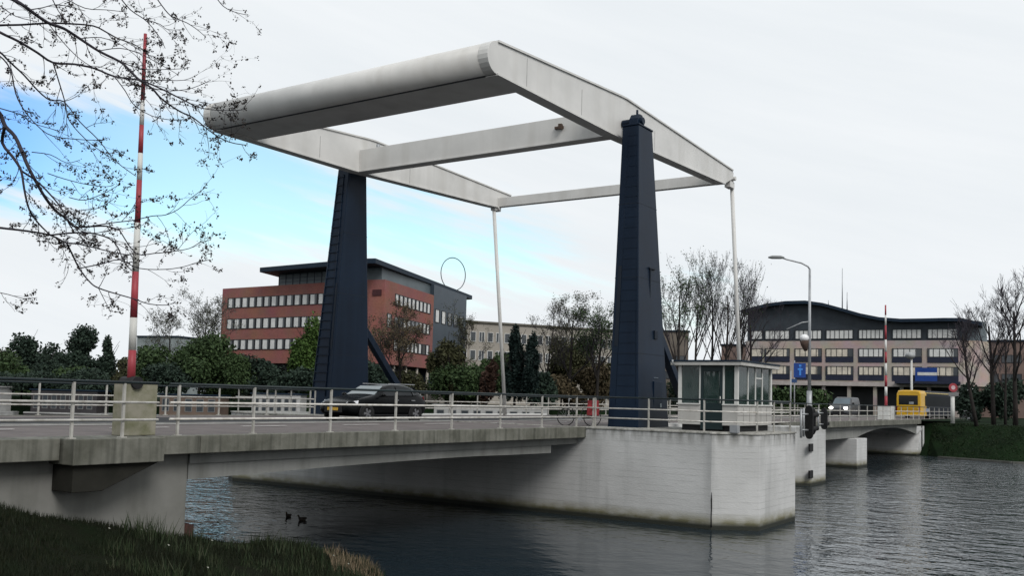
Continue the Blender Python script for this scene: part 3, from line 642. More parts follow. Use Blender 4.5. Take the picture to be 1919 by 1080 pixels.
m = MB(); m.prism(rp, 20.0, 20.75); m.build('roof', M_ROOF, rb, .05)
m = MB(); o, u, n, l = facade_frame(B, Cc)
m.obox(o,u,n,.6,2.1,0,.12,15.7,16.6); sg = m.build('sign', mat('dark_red_sign', (.05,.012,.014), None, .5, 2), rb)
# glazing bars across the penthouse
m = MB(); o, u, n, l = facade_frame(L0, pent[1])
for zz in (18.7, 19.3): m.obox(o,u,n,0,l,0,.06,zz,zz+.06)
for i in range(12): m.obox(o,u,n,l*i/12,l*i/12+.08,0,.07,18.1,20.0)
m.build('glazing_bars', M_NAVY, rb)
# ring sculpture on the roof
rg = at(850, 514, 176); rc = [rg+(_rt*.70+_fw*.714)*(3.02*math.cos(a))+_up*(3.02*math.sin(a)) for a in np.linspace(0, 2*math.pi, 49)]
m = MB(); m.tube(rc, .085, 6, caps=False); m.tube([rg-_up*3.02, Vector((rg.x, rg.y, 20.7))-_up*.0], .1, 6) if rg.z-3.02 > 20.7 else None
rs = m.build('ring_sculpture', mat('ring_metal', (.06,.075,.085), None, .5, 2)); tag(rs, 'thin grey metal hoop standing on the roof edge of the red brick office', 'sculpture')
# beige block behind
A2 = xy(rd(-16,188)); B2 = xy(rd(26,209)); bb = thing('apartment_block', 'low beige block behind the trees, right of the red brick office', 'building', rd(5,200,GZ))
o, u, n, l = facade_frame(A2, B2); back2 = [(p[0]-n[0]*14, p[1]-n[1]*14) for p in (B2, A2)]
wall_poly(bb, [A2, B2]+back2, GZ, 15.9, M_BEIGE); m = MB(); m.obox(o,u,n,-.3,l+.3,-14.3,.35,15.9,16.25); m.build('roof', mat('beige_roof_edge', (.13,.12,.10), None, .7, 1), bb)
for z0 in (12.1, 8.4, 4.7):
    for i in range(24):
        a = 1+i*1.9
        if a+1.3 > l: break
        window(bb, (o,u,n,l), a, a+1.25, z0, z0+2.0, M_BLIND, M_WIN, 1 if i % 2 else 0)
# curved-roof office on the right
A3 = xy(rd(46.2,190)); B3 = xy(rd(80.6,172)); cb = thing('office_building', 'pink brick office building with a dark wave-shaped roof, right of the control cabin', 'office building', rd(63,185,GZ))
F3 = facade_frame(A3, B3); o, u, n, l = F3
def zat(px, py): a = u_of(px, o, u); p = Vector((o[0]+u[0]*a, o[1]+u[1]*a, 0)); d = (p-CAM).dot(_fw); return at(px, py, d).z
P3 = lambda a, b: (o[0]+u[0]*a+n[0]*b, o[1]+u[1]*a+n[1]*b)
wall_poly(cb, [P3(0,0), P3(l,0), P3(l,-16), P3(0,-16)], 5.7, 13.4, M_PBRICK)
m = MB(); m.obox(o,u,n,-.2,l+.2,-16,.25,4.9,5.68); m.build('band_course', mat('pale_band', (.40,.36,.34), None, .8, 1), cb)
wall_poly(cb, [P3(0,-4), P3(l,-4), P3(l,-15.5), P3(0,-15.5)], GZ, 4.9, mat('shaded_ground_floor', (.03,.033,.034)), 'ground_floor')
for i in range(9):
    p = P3(1+(l-2)*i/8, -.6); m = MB(); m.box((p[0]-.3,p[1]-.3,GZ), (p[0]+.3,p[1]+.3,4.9)); m.build('column', M_PBRICK, cb)
prof = [(1392,583),(1410,578),(1440,570.5),(1475,566),(1512,565),(1545,569.5),(1580,579),(1615,589),(1650,596),(1690,599),(1730,598.5),(1770,597.5),(1803,597.5)]
cur = [(u_of(a, o, u), zat(a, b)) for a, b in prof]
for i, (name, m_, b0_, b1_, dz0, dz1) in enumerate((('top_floor', M_SLATE, -15, -.05, None, -.6), ('roof', M_ROOF, -17.5, 1.6, -.6, 0))):
    m = MB(); pts = [(a, z) for a, z in cur]
    if name == 'roof': pts = pts+[(u_of(1841, o, u), zat(1841, 606))]
    else: pts = [(max(.3, a), z) for a, z in pts]+[(l+.6, cur[-1][1])]
    for (a, za), (b, zb) in zip(pts[:-1], pts[1:]):
        if b-a < 1e-3: continue
        lo0, lo1 = (13.4, 13.4) if dz0 is None else (za+dz0, zb+dz0)
        P = lambda q, w_, z: (*P3(q, w_), z)
        m.hexa([P(a,b1_,lo0),P(b,b1_,lo1),P(b,b0_,lo1),P(a,b0_,lo0)], [P(a,b1_,za+dz1),P(b,b1_,zb+dz1),P(b,b0_,zb+dz1),P(a,b0_,za+dz1)])
    sub(m.build(name, m_, cb))
# glazed bay at the right corner
cq = [P3(l+.05,-.1), P3(l+2.6,-1.6), P3(l+4.0,-4.5), P3(l+4.0,-15), P3(l+.05,-15)]
wall_poly(cb, cq, 5.2, 13.38, M_PBRICK, 'corner_wall'); wall_poly(cb, [P3(l+.62,-.3), P3(l+2.4,-1.7), P3(l+3.6,-4.6), P3(l+3.6,-14.5), P3(l+.62,-14.5)], 13.4, 17.0, M_GREYW, 'corner_glazing')
bays = [(1409,1430,0),(1434,1481,4),(1490,1541,5),(1548,1600,5),(1609,1657,5),(1672,1728,5),(1738,1796,5)]
for pa, pb, mu in bays:
    a, b = u_of(pa, o, u), u_of(pb, o, u)
    window(cb, F3, a, b, 13.75, 15.5, M_FRAMED, M_GREYW, mu, (.04,.96, M_BLIND), .14)
    for z0, z1, zs in ((10.35,11.95,9.35),(6.95,8.6,5.95)):
        lit = z0 < 8 or pa < 1600
        window(cb, F3, a, b, z0, z1, M_FRAMED, M_WIN, max(0, mu-1), (.03+.05*random.random(), .8+.15*random.random(), M_BLINDW if lit else M_BLIND), .12)
        m = MB(); m.obox(o,u,n,a,b,-.02,.10,zs,z0-.02); m.build('spandrel', M_NAVY, cb)
m = MB(); a, b = u_of(1716, o, u), u_of(1757, o, u); m.obox(o,u,n,a,b,.9,1.05,5.9,8.4); sgn_ = sub(m.build('entrance_sign', M_BLUE, cb)); m = MB(); m.obox(o,u,n,a+.4,b-.05,1.05,1.09,7.0,7.55); m.build('stripe', M_WHITE, sgn_)
m = MB(); m.obox(o,u,n,u_of(1680,o,u),u_of(1800,o,u),0,2.8,5.45,5.9); m.build('canopy', M_NAVY, cb)
for px, y0, y1 in ((1579, 503, 582), (1588, 548, 583), (1553, 563, 575)):
    p = at(px, y1, 192); q = at(px, y0, 192); m = MB(); m.tube([p, (q.x,q.y,q.z)], [.12, .05], 6)
    m.build('mast', M_STEEL, cb)
# brick wing at the right edge, plain low blocks between
def plain_block(label, pa, pb, ytop, dA, dB, m_, rows, dep=12, roofm=None):
    a = at(pa, 700, dA); b = at(pb, 700, dB); t = thing('building', label, 'building', ((a.x+b.x)/2, (a.y+b.y)/2, GZ))
    fr = facade_frame(xy(a), xy(b)); o, u, n, l = fr; zt = at(pa, ytop, dA).z
    m = MB(); m.obox(o,u,n,0,l,-dep,0,GZ,zt); sub(m.build('wall', m_, t)); m = MB(); m.obox(o,u,n,-.3,l+.3,-dep-.3,.3,zt,zt+.35); m.build('roof', roofm or M_ROOF, t)
    for z0, z1 in rows:
        k = max(1, int(l/3.6))
        for i in range(k): a_ = .6+i*(l-.6)/k; window(t, fr, a_, a_+(l-.6)/k-.5, z0, z1, M_FRAMED, M_WIN, 1)
plain_block('brown brick wing at the right edge behind the bare trees', 1829, 2010, 641, 196, 188, mat('brown_brick', (.19,.135,.115), (.15,.105,.09), .85, .5), ((10.6,12.2),(6.6,8.4)))
plain_block('low brown block behind the poplars and the control cabin roof', 1352, 1442, 648, 215, 212, mat('brown_brick', (.19,.135,.115)), ((6.5,8.2),))
plain_block('dark flat roofed block between the bare trees and the nearer tower', 1085, 1290, 619, 235, 232, mat('dull_brown_wall', (.14,.12,.10), None, .9, .5), ((10.4,12.2),(6.6,8.4)))
plain_block('small grey block far behind the bushes, right of the near boom', 254, 330, 632, 240, 236, mat('pale_grey_wall', (.22,.25,.25), None, .8, .4), ())

# ------------------------------------------------------------------ control cabin
hc = thing('control_cabin', 'white bridge control cabin with large windows standing on the pier nose', 'cabin', (0, -3.5, .035))
hx0, hx1, hy0, hy1 = -1.70, 2.02, -4.71, -2.42; HZ0, HS, HT = .26, .98, 2.42
m = MB(); m.box((hx0+.12,hy0+.12,.036),(hx1-.12,hy1-.12,HZ0)); m.build('plinth', M_DARK, hc)
def panelmat():
    return mat('cabin_panel', (.44,.43,.405), (.37,.36,.34), .6, 1.2, dirt=((.25,.24,.21), .5, 3))
M_CAB = panelmat(); DY0, DY1 = -4.14, -3.30
m = MB(); m.box((hx0,hy0,HZ0),(hx1,hy0+.1,HS)); m.box((hx0,hy1-.1,HZ0),(hx1,hy1,HS)); m.box((hx1-.1,hy0+.1,HZ0),(hx1,hy1-.1,HS)); m.box((hx0,hy0+.1,HZ0),(hx0+.1,DY0,HS)); m.box((hx0,DY1,HZ0),(hx0+.1,hy1-.1,HS)); m.box((hx0+.1,hy0+.1,HZ0),(hx1-.1,hy1-.1,HZ0+.05))
wl = sub(m.build('wall', M_CAB, hc)); m = MB()
for x in np.linspace(hx0+.62, hx1-.62, 5): m.box((x-.012,hy0-.006,HZ0+.06),(x+.012,hy0+.01,HS-.06))
m.box((hx0+.02,hy0-.006,HZ0+.36),(hx1-.02,hy0+.01,HZ0+.38)); m.build('panel_joint', mat('panel_joint', (.24,.23,.22), None, .8, 2), wl)
m = MB(); m.box((hx0-.05,hy0-.05,HS),(hx1+.05,hy0+.10,HS+.05)); m.box((hx0-.05,DY1,HS),(hx0+.1,hy1+.05,HS+.05)); m.box((hx0-.05,hy0+.1,HS),(hx0+.1,DY0,HS+.05)); m.build('sill', M_WHITE, hc, .008)
def post(x, y, w_=.05): m = MB(); m.box((x-w_,y-w_,HS+.05),(x+w_,y+w_,HT)); m.build('post', M_WHITE, hc, .006)
for x, y in ((hx0+.06,hy0+.06),(hx0+.06,hy1-.06),(hx1-.06,hy0+.06),(hx1-.06,hy1-.06)): post(x, y, .065)
for x in (-.55,.25,1.0): post(x, hy0+.05, .032)
for x in (-.4,.8): post(x, hy1-.05, .032)
post(hx0+.05, DY0-.03, .035); post(hx0+.05, DY1+.03, .035); post(hx1-.05, -3.5, .035)
def pane(a, b): m = MB(); m.box(a, b); m.build('window', M_CLEAR, hc)
xs = [hx0+.12,-.59,.21,.96,hx1-.12]
for a, b in zip(xs[:-1], xs[1:]): pane((a+.04,hy0+.045,HS+.05),(b-.0,hy0+.055,HT))
for a, b in ((hx0+.13,-.43),(-.37,.77),(.83,hx1-.13)): pane((a,hy1-.055,HS+.05),(b,hy1-.045,HT))
pane((hx0+.045,hy0+.13,HS+.05),(hx0+.055,DY0-.07,HT)); pane((hx0+.045,DY1+.07,HS+.05),(hx0+.055,hy1-.13,HT)); pane((hx1-.055,hy0+.13,HS+.05),(hx1-.045,-3.54,HT)); pane((hx1-.055,-3.46,HS+.05),(hx1-.045,hy1-.13,HT))
m = MB(); m.box((.29,hy0+.02,2.0),(.92,hy0+.08,2.05)); m.build('transom', M_WHITE, hc)
M_DOOR = mat('dark_green_door', (.010,.022,.024), None, .4, 1)
m = MB(); m.box((hx0+.01,DY0,.10),(hx0+.07,DY0+.1,HT)); m.box((hx0+.01,DY1-.1,.10),(hx0+.07,DY1,HT)); m.box((hx0+.01,DY0+.1,.10),(hx0+.07,DY1-.1,1.05)); m.box((hx0+.01,DY0+.1,2.2),(hx0+.07,DY1-.1,HT)); dr = sub(m.build('door', M_DOOR, hc))
m = MB(); m.box((hx0+.035,DY0+.1,1.05),(hx0+.045,DY1-.1,2.2)); m.build('pane', M_CLEAR, dr); m = MB(); m.tube([(hx0-.03,DY0+.07,1.05),(hx0-.03,DY0+.07,1.3)], .018, 8); m.build('handle', M_WHITE, dr)
m = MB(); m.box((hx0-.22,hy0-.22,HT),(hx1+.22,hy1+.22,HT+.13)); rf = sub(m.build('roof', M_CAB, hc, .01)); m = MB(); m.box((hx0-.25,hy0-.25,HT+.132),(hx1+.25,hy1+.25,HT+.19)); m.build('roof_felt', M_ROOF, rf)
m = MB(); m.prism([(-.2,HZ0+.05),(1.2,HZ0+.05),(1.2,1.02),(.6,1.12),(-.2,1.02)], hy0+.5, hy1-.9, 'y'); m.build('control_desk', mat('desk_grey', (.12,.13,.13), None, .5, 2), hc)
m = MB(); m.box((.3,-3.0,HZ0+.05),(.75,-2.6,.75)); m.box((.68,-3.0,.75),(.76,-2.6,1.35)); m.build('chair', M_DARK, hc)
m = MB(); m.tube([(-1.9,hy1+.05,2.4),(-2.02,hy1+.1,2.5),(-2.02,hy1+.1,2.62)], .035, 8); m.build('lamp', M_STEEL, hc)
m = MB(); m.box((-2.55,-5.02,.036),(-2.28,-4.75,.3)); m.build('box', M_STEEL, None)
_b = bpy.data.objects['box']; _b.name = 'junction_box'; tag(_b, 'small grey junction box on the pier rim under the railing', 'box')

# ------------------------------------------------------------------ ship signals on the pier ends
def signal(label, x, y, z0, z1, big=1):
    t = thing('ship_signal', label, 'signal', (x, y, z0), 'ship signals on the pier ends')
    n = Vector((.80, -.60, 0)).normalized(); s_ = Vector((-n.y, n.x, 0)); zc = (z0+z1)/2; hh = (z1-z0)/2
    c = Vector((x, y, zc)); ring = []
    wv = .24*big
    for a in np.linspace(0, 2*math.pi, 25)[:-1]:
        ca, sa = math.cos(a), math.sin(a); ring.append(c+s_*(wv*ca)+_up*((hh-wv)*(1 if sa >= 0 else -1)+wv*sa))
    m = MB(); k = len(ring); m.add([tuple(p) for p in ring]+[tuple(p+n*.05) for p in ring], [tuple(range(k))[::-1], tuple(range(k, 2*k))]+[(i,(i+1)%k,k+(i+1)%k,k+i) for i in range(k)]); m.build('backboard', M_DARK, t)
    for dz in (-.26, .26):
        p = c+_up*dz; m = MB(); m.tube([p+n*.05, p+n*.3], .1, 10); hd = sub(m.build('lamp_hood', M_DARK, t)); m = MB(); m.disc(p+n*.2, n, .085, .02, 14); m.build('lens', mat('dark_red_lens', (.12,.01,.01), None, .2, 2), hd)
    m = MB(); m.tube([c-n*.02-_up*.3, c-n*.35-_up*.3], .035, 6); m.tube([c-n*.02+_up*.3, c-n*.35+_up*.3], .035, 6); m.tube([c-n*.35-_up*.6, c-n*.35+_up*.5], .045, 8); m.build('bracket', M_STEEL, t)
signal('black ship signal board, nearest of three, hung off the pier end beside the cabin', 2.0, -6.15, -.22, 1.06)
signal('black ship signal board at the far side of the first pier end', 3.0, -5.95, -.1, .98)
signal('rust-tinged ship signal board on the second pier end, near the silver van', 17.9, -2.25, -.22, .95, 1.15)
# ------------------------------------------------------------------ vehicles
M_TYRE = mat('tyre_rubber', (.012,.012,.012), None, .85, 8); M_RIM = mat('alloy_rim', (.22,.22,.23), None, .35, 6, metal=.6)
M_CARB = mat('black_car_paint', (.003,.0035,.004), None, .25, 1, spec=.12); M_CARG = mat('car_glass', (.010,.012,.014), None, .2, .3, spec=.28)
M_HEAD = mat('headlamp_glass', (.5,.52,.55), None, .15, 5); M_TAIL = mat('tail_lamp_red', (.20,.012,.018), None, .25, 5)
M_PLATE = mat('yellow_plate', (.50,.30,.04), None, .5, 8)
def loft(stations, closed=True):
    """stations: (x, z_bottom, z_waist, z_top, half width waist, half width top)"""
    m = MB(); rings = []
    for x, zb, zw, zt, ww, wt in stations:
        half = [(ww*.86, zb), (ww*.98, zb+.10), (ww, zb+(zw-zb)*.55), (ww*.975, zw), (wt, zw+(zt-zw)*.88), (wt*.86, zt), (wt*.4, zt+.012)]
        rings.append([(x, y, z) for y, z in half]+[(x, -y, z) for y, z in reversed(half)])
    k = len(rings[0]); vs = [p for r in rings for p in r]; fs = []
    for i in range(len(rings)-1):
        for j in range(k): fs.append((i*k+j, i*k+(j+1)%k, (i+1)*k+(j+1)%k, (i+1)*k+j))
    m.add(vs, fs, True); m.add([], []); o = 0
    m.f += [tuple(range(k)), tuple(range((len(rings)-1)*k, len(rings)*k))[::-1]]; m.sm += [False, False]
    return m
def wheel(t, x, y, r, s, w_=.2):
    m = MB(); prof = [(r*.62, -w_/2), (r*.93, -w_/2), (r, -w_/3), (r, w_/3), (r*.93, w_/2), (r*.62, w_/2)]
    n = 22; vs = []; fs = []
    for i in range(n):
        a = 2*math.pi*i/n
        for q, h in prof: vs.append((x+q*math.cos(a), y+h, r+q*math.sin(a)))
    k = len(prof)
    for i in range(n):
        for j in range(k): fs.append((i*k+j, i*k+(j+1)%k, ((i+1)%n)*k+(j+1)%k, ((i+1)%n)*k+j))
    m.add(vs, fs, True); wh = m.build('wheel', M_TYRE, t); wh['_local'] = 1
    m = MB(); m.tube([(x, y+s*w_*.30, r), (x, y+s*w_*.42, r)], [r*.22]*2, 12)
    for i in range(5):
        a = 2*math.pi*i/5; c, s_ = math.cos(a), math.sin(a); p = Vector((x, 0, r)); yy = y+s*w_*.34
        m.hexa([(x+c*r*.1-s_*.03, yy, r+s_*r*.1+c*.03),(x+c*r*.1+s_*.03, yy, r+s_*r*.1-c*.03),(x+c*r*.1+s_*.03, yy+s*.03, r+s_*r*.1-c*.03),(x+c*r*.1-s_*.03, yy+s*.03, r+s_*r*.1+c*.03)],
               [(x+c*r*.63-s_*.05, yy, r+s_*r*.63+c*.05),(x+c*r*.63+s_*.05, yy, r+s_*r*.63-c*.05),(x+c*r*.63+s_*.05, yy+s*.03, r+s_*r*.63-c*.05),(x+c*r*.63-s_*.05, yy+s*.03, r+s_*r*.63+c*.05)])
    m.tube([(x, y+s*w_*.1, r), (x, y+s*w_*.2, r)], [r*.64]*2, 20); m.build('rim', M_RIM, wh); return wh
def quadpart(t, name, pts, m_, th=.006):
    """thin solid panel from an outline lying on the body; pushed out along its normal"""
    v = [Vector(p) for p in pts]; n = (v[1]-v[0]).cross(v[2]-v[0]).normalized(); k = len(v); m = MB()
    m.add([p-n*.004 for p in v]+[p+n*th for p in v], [tuple(range(k))[::-1], tuple(range(k, 2*k))]+[(i,(i+1)%k,k+(i+1)%k,k+i) for i in range(k)]); return m.build(name, m_, t)
def car(label, loc, rotz):
    t = local_thing('parked_car' if 'parked' in label else 'car', label, 'car', loc, rotz)
    S = [(2.16,.36,.55,.62,.62,.55),(2.08,.22,.62,.72,.80,.70),(1.75,.18,.72,.82,.88,.76),(1.2,.17,.82,.93,.90,.78),(.78,.17,.88,.97,.90,.80),(.15,.17,.92,1.36,.90,.62),(-.35,.17,.93,1.44,.90,.61),(-1.0,.17,.94,1.42,.90,.60),(-1.6,.18,.95,1.30,.89,.57),(-1.95,.22,.95,1.02,.86,.66),(-2.14,.34,.80,.90,.76,.62)]
    m = loft(S); b = m.build('body', M_CARB, t); b['_local'] = 1; sbd = b.modifiers.new('smooth', 'SUBSURF'); sbd.levels = sbd.render_levels = 1
    for s in (1, -1):
        f = lambda pts: pts if s > 0 else pts[::-1]
        quadpart(t, 'side_window', f([(-.28,s*.862,.98),(.66,s*.866,.965),(.15,s*.70,1.27),(-.28,s*.672,1.345)]), M_CARG, .012)
        quadpart(t, 'side_window', f([(-1.15,s*.862,1.0),(-.34,s*.866,.985),(-.34,s*.672,1.345),(-1.12,s*.665,1.32)]), M_CARG, .012)
        quadpart(t, 'quarter_window', f([(-1.58,s*.84,1.05),(-1.22,s*.86,1.0),(-1.19,s*.68,1.31),(-1.40,s*.66,1.25)]), M_CARG, .012)
        quadpart(t, 'headlight', f([(2.10,s*.56,.60),(2.10,s*.56,.70),(1.76,s*.845,.78),(1.80,s*.855,.66)]), M_HEAD, .03)
        quadpart(t, 'tail_light', f([(-1.93,s*.82,.78),(-2.08,s*.62,.78),(-2.06,s*.62,.95),(-1.86,s*.82,.97)][::-1]), M_TAIL, .04)
        m = MB(); m.ball((.62, s*.99, 1.0), .1, 1.0, .9, .7); m.build('mirror', M_CARB, t)
        for x in (-.1, -1.05): m = MB(); m.box((x-.22, s*.875, .80), (x-.02, s*.915, .825)); m.build('door_handle', M_STEEL, t)
        for x in (1.36, -1.32):
            m = MB(); m.tube([(x, s*.80, .31), (x, s*.908, .31)], .37, 22); m.build('wheel_arch', M_DARK, t); wheel(t, x, s*.83, .31, s)
        m = MB(); m.box((-1.5, s*.66, 1.42), (.0, s*.63, 1.45)); m.build('roof_rail', M_STEEL, t)
        m = MB(); m.box((-.9, s*.86, .22), (1.0, s*.905, .27)); m.build('side_skirt', M_DARK, t)
    quadpart(t, 'windscreen', [(.80,-.70,.99),(.80,.70,.99),(.22,.55,1.33),(.22,-.55,1.33)], mat('car_windscreen', (.16,.19,.20), None, .08, .3, spec=.8), .02)  # pale sky highlight put into the windscreen's base colour
    quadpart(t, 'rear_window', [(-1.93,.6,1.07),(-1.93,-.6,1.07),(-1.56,-.5,1.32),(-1.56,.5,1.32)], M_CARG, .03)
    m = MB(); m.box((2.10,-.42,.32),(2.185,.42,.60)); m.build('grille', M_DARK, t, .02); m = MB(); m.box((2.185,-.26,.40),(2.20,.26,.51)); m.build('number_plate', M_PLATE, t); t.scale = (1.07, 1.03, 1.02)
    return t
car('black hatchback driving left across the bridge, blurred behind the near railing', (-6.15, 8.5, .016), math.pi)
def van(label, loc, rotz, paint):
    t = local_thing('van', label, 'van', loc, rotz)
    S = [(2.35,.38,.70,.82,.74,.66),(2.25,.24,.85,.95,.92,.80),(1.75,.22,1.05,1.14,.97,.84),(1.25,.22,1.12,1.30,.98,.84),(.55,.22,1.15,1.86,.98,.80),(.1,.22,1.16,1.95,.98,.80),(-2.3,.24,1.16,1.95,.98,.80),(-2.42,.30,1.15,1.86,.95,.78)]
    m = loft(S); b = m.build('body', paint, t)
    quadpart(t, 'windscreen', [(1.30,-.80,1.24),(1.30,.80,1.24),(.60,.74,1.80),(.60,-.74,1.80)], mat('pale_windscreen', (.10,.13,.15), None, .05, 1), .03)
    m = MB(); m.box((2.20,-.55,.42),(2.37,.55,.72)); m.build('grille', M_DARK, t, .02); m = MB(); m.box((2.28,-.95*.86,.25),(2.40,.95*.86,.42)); m.build('bumper', M_DARK, t, .03)
    for s in (1, -1):
        m = MB(); m.ball((2.30, s*.70, .86), .17, .6, 1.15, .8); hl = m.build('headlight', mat('lit_headlight', (.9,.9,.88), None, .3, 5, emit=((1,.97,.88), 12)), t)
        m = MB(); m.box((.95,s*1.0,1.18),(1.12,s*1.2,1.42)); m.build('mirror', M_DARK, t, .02)
        f = lambda p: p if s > 0 else p[::-1]
        quadpart(t, 'side_window', f([(.1,s*.945,1.22),(1.0,s*.945,1.22),(.6,s*.83,1.75),(.1,s*.82,1.78)]), M_CARG, .015)
        for x in (1.5,-1.5): wheel(t, x, s*.88, .34, s, .22)
    return t
pv = on(1572, 762, 1, 8.6); van('silver grey van with lit headlights coming over the far span', (pv.x+2.2, 8.6, .016), math.pi, mat('dark_van_paint', (.06,.064,.07), None, .4, 1, spec=.3))
def bus(label, loc, rotz):
    t = local_thing('bus', label, 'bus', loc, rotz); YB = mat('yellow_bus_paint', (.62,.36,.012), (.55,.31,.01), .35, .8, coat=.3); BL = mat('blue_black_bus_side', (.010,.013,.022), None, .5, .8, spec=.2)
    Lh, W2, H = 5.2, 1.24, 2.95
    def ring(s_, zt): return [(-W2*s_, .32), (W2*s_, .32), (W2*s_, 1.15), (W2*.985*s_, zt-.35), (W2*.86*s_, zt-.06), (W2*.5*s_, zt), (-W2*.5*s_, zt), (-W2*.86*s_, zt-.06), (-W2*.985*s_, zt-.35), (-W2*s_, 1.15)]
    m = MB(); rs = [[(x, y, z) for y, z in ring(s_, zt)] for x, s_, zt in ((-Lh,.96,H-.1),(-Lh+.18,1,H),(-Lh+1.7,1,H))]; k = 10
    for i in range(2): m.add(rs[i]+rs[i+1], [(j,(j+1)%k,k+(j+1)%k,k+j) for j in range(k)])
    m.add(rs[0], [tuple(range(k))]); b = m.build('rear_body', YB, t)
    m = MB(); rs = [[(x, y, z) for y, z in ring(s_, zt)] for x, s_, zt in ((-Lh+1.7,.997,H-.01),(Lh-.3,.997,H-.01),(Lh,.95,H-.15))]
    for i in range(2): m.add(rs[i]+rs[i+1], [(j,(j+1)%k,k+(j+1)%k,k+j) for j in range(k)])
    m.add(rs[2], [tuple(range(k))]); m.build('body', BL, t)
    m = MB(); m.box((-Lh-.015,-.98,1.42),(-Lh+.06,.98,2.42)); rw = sub(m.build('rear_window', M_CARG, t, .05)); m = MB(); m.box((-Lh-.03,-.55,1.5),(-Lh-.01,-.1,1.75)); m.build('notice', mat('grey_notice', (.3,.32,.34), None, .6, 4), rw)
    m = MB(); m.box((-Lh-.01,-1.0,.72),(-Lh+.1,1.0,1.12)); m.build('engine_cover', mat('yellow_bus_dark', (.50,.27,.01), None, .5, 2), t, .03); m = MB(); m.box((-Lh-.06,-1.2,.34),(-Lh+.15,1.2,.56)); m.build('bumper', YB, t, .04)
    m = MB(); m.box((-Lh-.028,-.26,.60),(-Lh-.01,.26,.70)); m.build('number_plate', M_PLATE, t)
    for s in (1,-1):
        m = MB(); m.box((-Lh-.03,s*1.12,.72),(-Lh+.06,s*1.2,1.3)); m.build('tail_light', M_TAIL, t)
        m = MB(); m.box((-Lh+1.3,s*W2*.985,1.35),(Lh-.5,s*(W2*.99+.02),2.4)); m.build('side_window', mat('bus_glass', (.012,.014,.016), None, .5, 1, spec=.1), t)
        m = MB(); m.box((-Lh+1.7,s*(W2*.9),H-.30),(Lh-.2,s*(W2+.01),H-.20)); m.build('roof_trim', mat('yellow_trim', (.62,.50,.22), None, .5, 2), t)
        for x in (3.0,-2.4): wheel(t, x, s*(W2-.12), .45, s, .26)
    m = MB(); m.box((-Lh+1.4,-W2-.012,.75),(-Lh+2.6,-W2+.05,1.1)); m.build('side_panel', mat('pale_blue_panel', (.30,.34,.44), None, .5, 3), t)
    return t
pb = at(1714, 764, 101); bus('yellow single deck bus seen from behind at the far right end of the bridge', (pb.x+3.2, pb.y-.6, -.05), R_(-9))

# ------------------------------------------------------------------ bicycles
def bicycle(label, loc, rotz, bag=None, group=None):
    t = local_thing('bicycle', label, 'bicycle', loc, rotz, group); fm = mat('dark_bike_paint', (.03,.032,.035), None, .4, 4)
    for x in (-.52, .52):
        m = MB(); ring = [(x+.33*math.cos(a), 0, .34+.33*math.sin(a)) for a in np.linspace(0, 2*math.pi, 25)]; m.tube(ring, .018, 6, caps=False); wh = m.build('wheel', M_TYRE, t); wh['_local'] = 1
        m = MB()
        for a in np.linspace(0, math.pi, 9)[:-1]: m.tube([(x-.32*math.cos(a), 0, .34-.32*math.sin(a)), (x+.32*math.cos(a), 0, .34+.32*math.sin(a))], .003, 4)
        m.build('spokes', M_STEEL, wh)
    m = MB(); B_, S_, H_, Hd, Rr = (-.05,0,.30), (-.20,0,.86), (.40,0,.95), (.36,0,.78), (-.52,0,.34)
    for a, b in ((B_,S_),(B_,Hd),(S_,Hd),(B_,Rr),(S_,Rr),(H_,Hd),(Hd,(.52,0,.34))): m.tube([a, b], .018, 6)
    m.build('frame', fm, t); m = MB(); m.tube([(.34,-.28,1.06),(.42,-.1,1.02),(.42,.1,1.02),(.34,.28,1.06)], .014, 6); m.tube([(.40,0,.95),(.42,0,1.02)], .016, 6); m.build('handlebar', M_STEEL, t)
    m = MB(); m.prism([(-.38,.93),(-.05,.94),(-.05,.97),(-.30,1.0),(-.40,.99)], -.07, .07, 'y'); m.build('saddle', M_DARK, t, .02); m = MB(); m.box((-.80,-.07,.70),(-.30,.07,.72)); m.build('carrier', M_STEEL, t)
    m = MB(); m.tube([(-.05,-.1,.30),(-.05,.1,.30)], .09, 10); m.box((-.05,.10,.14),(.03,.2,.16)); m.box((-.1,-.2,.44),(-.02,-.1,.46)); m.build('pedals', M_STEEL, t)
    if bag:
        m = MB(); m.box((-.78,-.24,.42),(-.32,-.08,.80)); m.box((-.78,.08,.42),(-.32,.24,.80)); m.box((-.76,-.2,.725),(-.34,.2,1.02)); m.build('pannier', bag, t, .03)
    return t
bicycle('bicycle with red luggage parked beside the base of the nearer tower', (-1.98, 1.62, .02), R_(115), mat('dull_red_fabric', (.22,.025,.03), None, .8, 4))
pbk = at(1815, 788, 93); bicycle('bicycle parked on the right bank below the leaning bare tree', (pbk.x, pbk.y, -.1), R_(60))

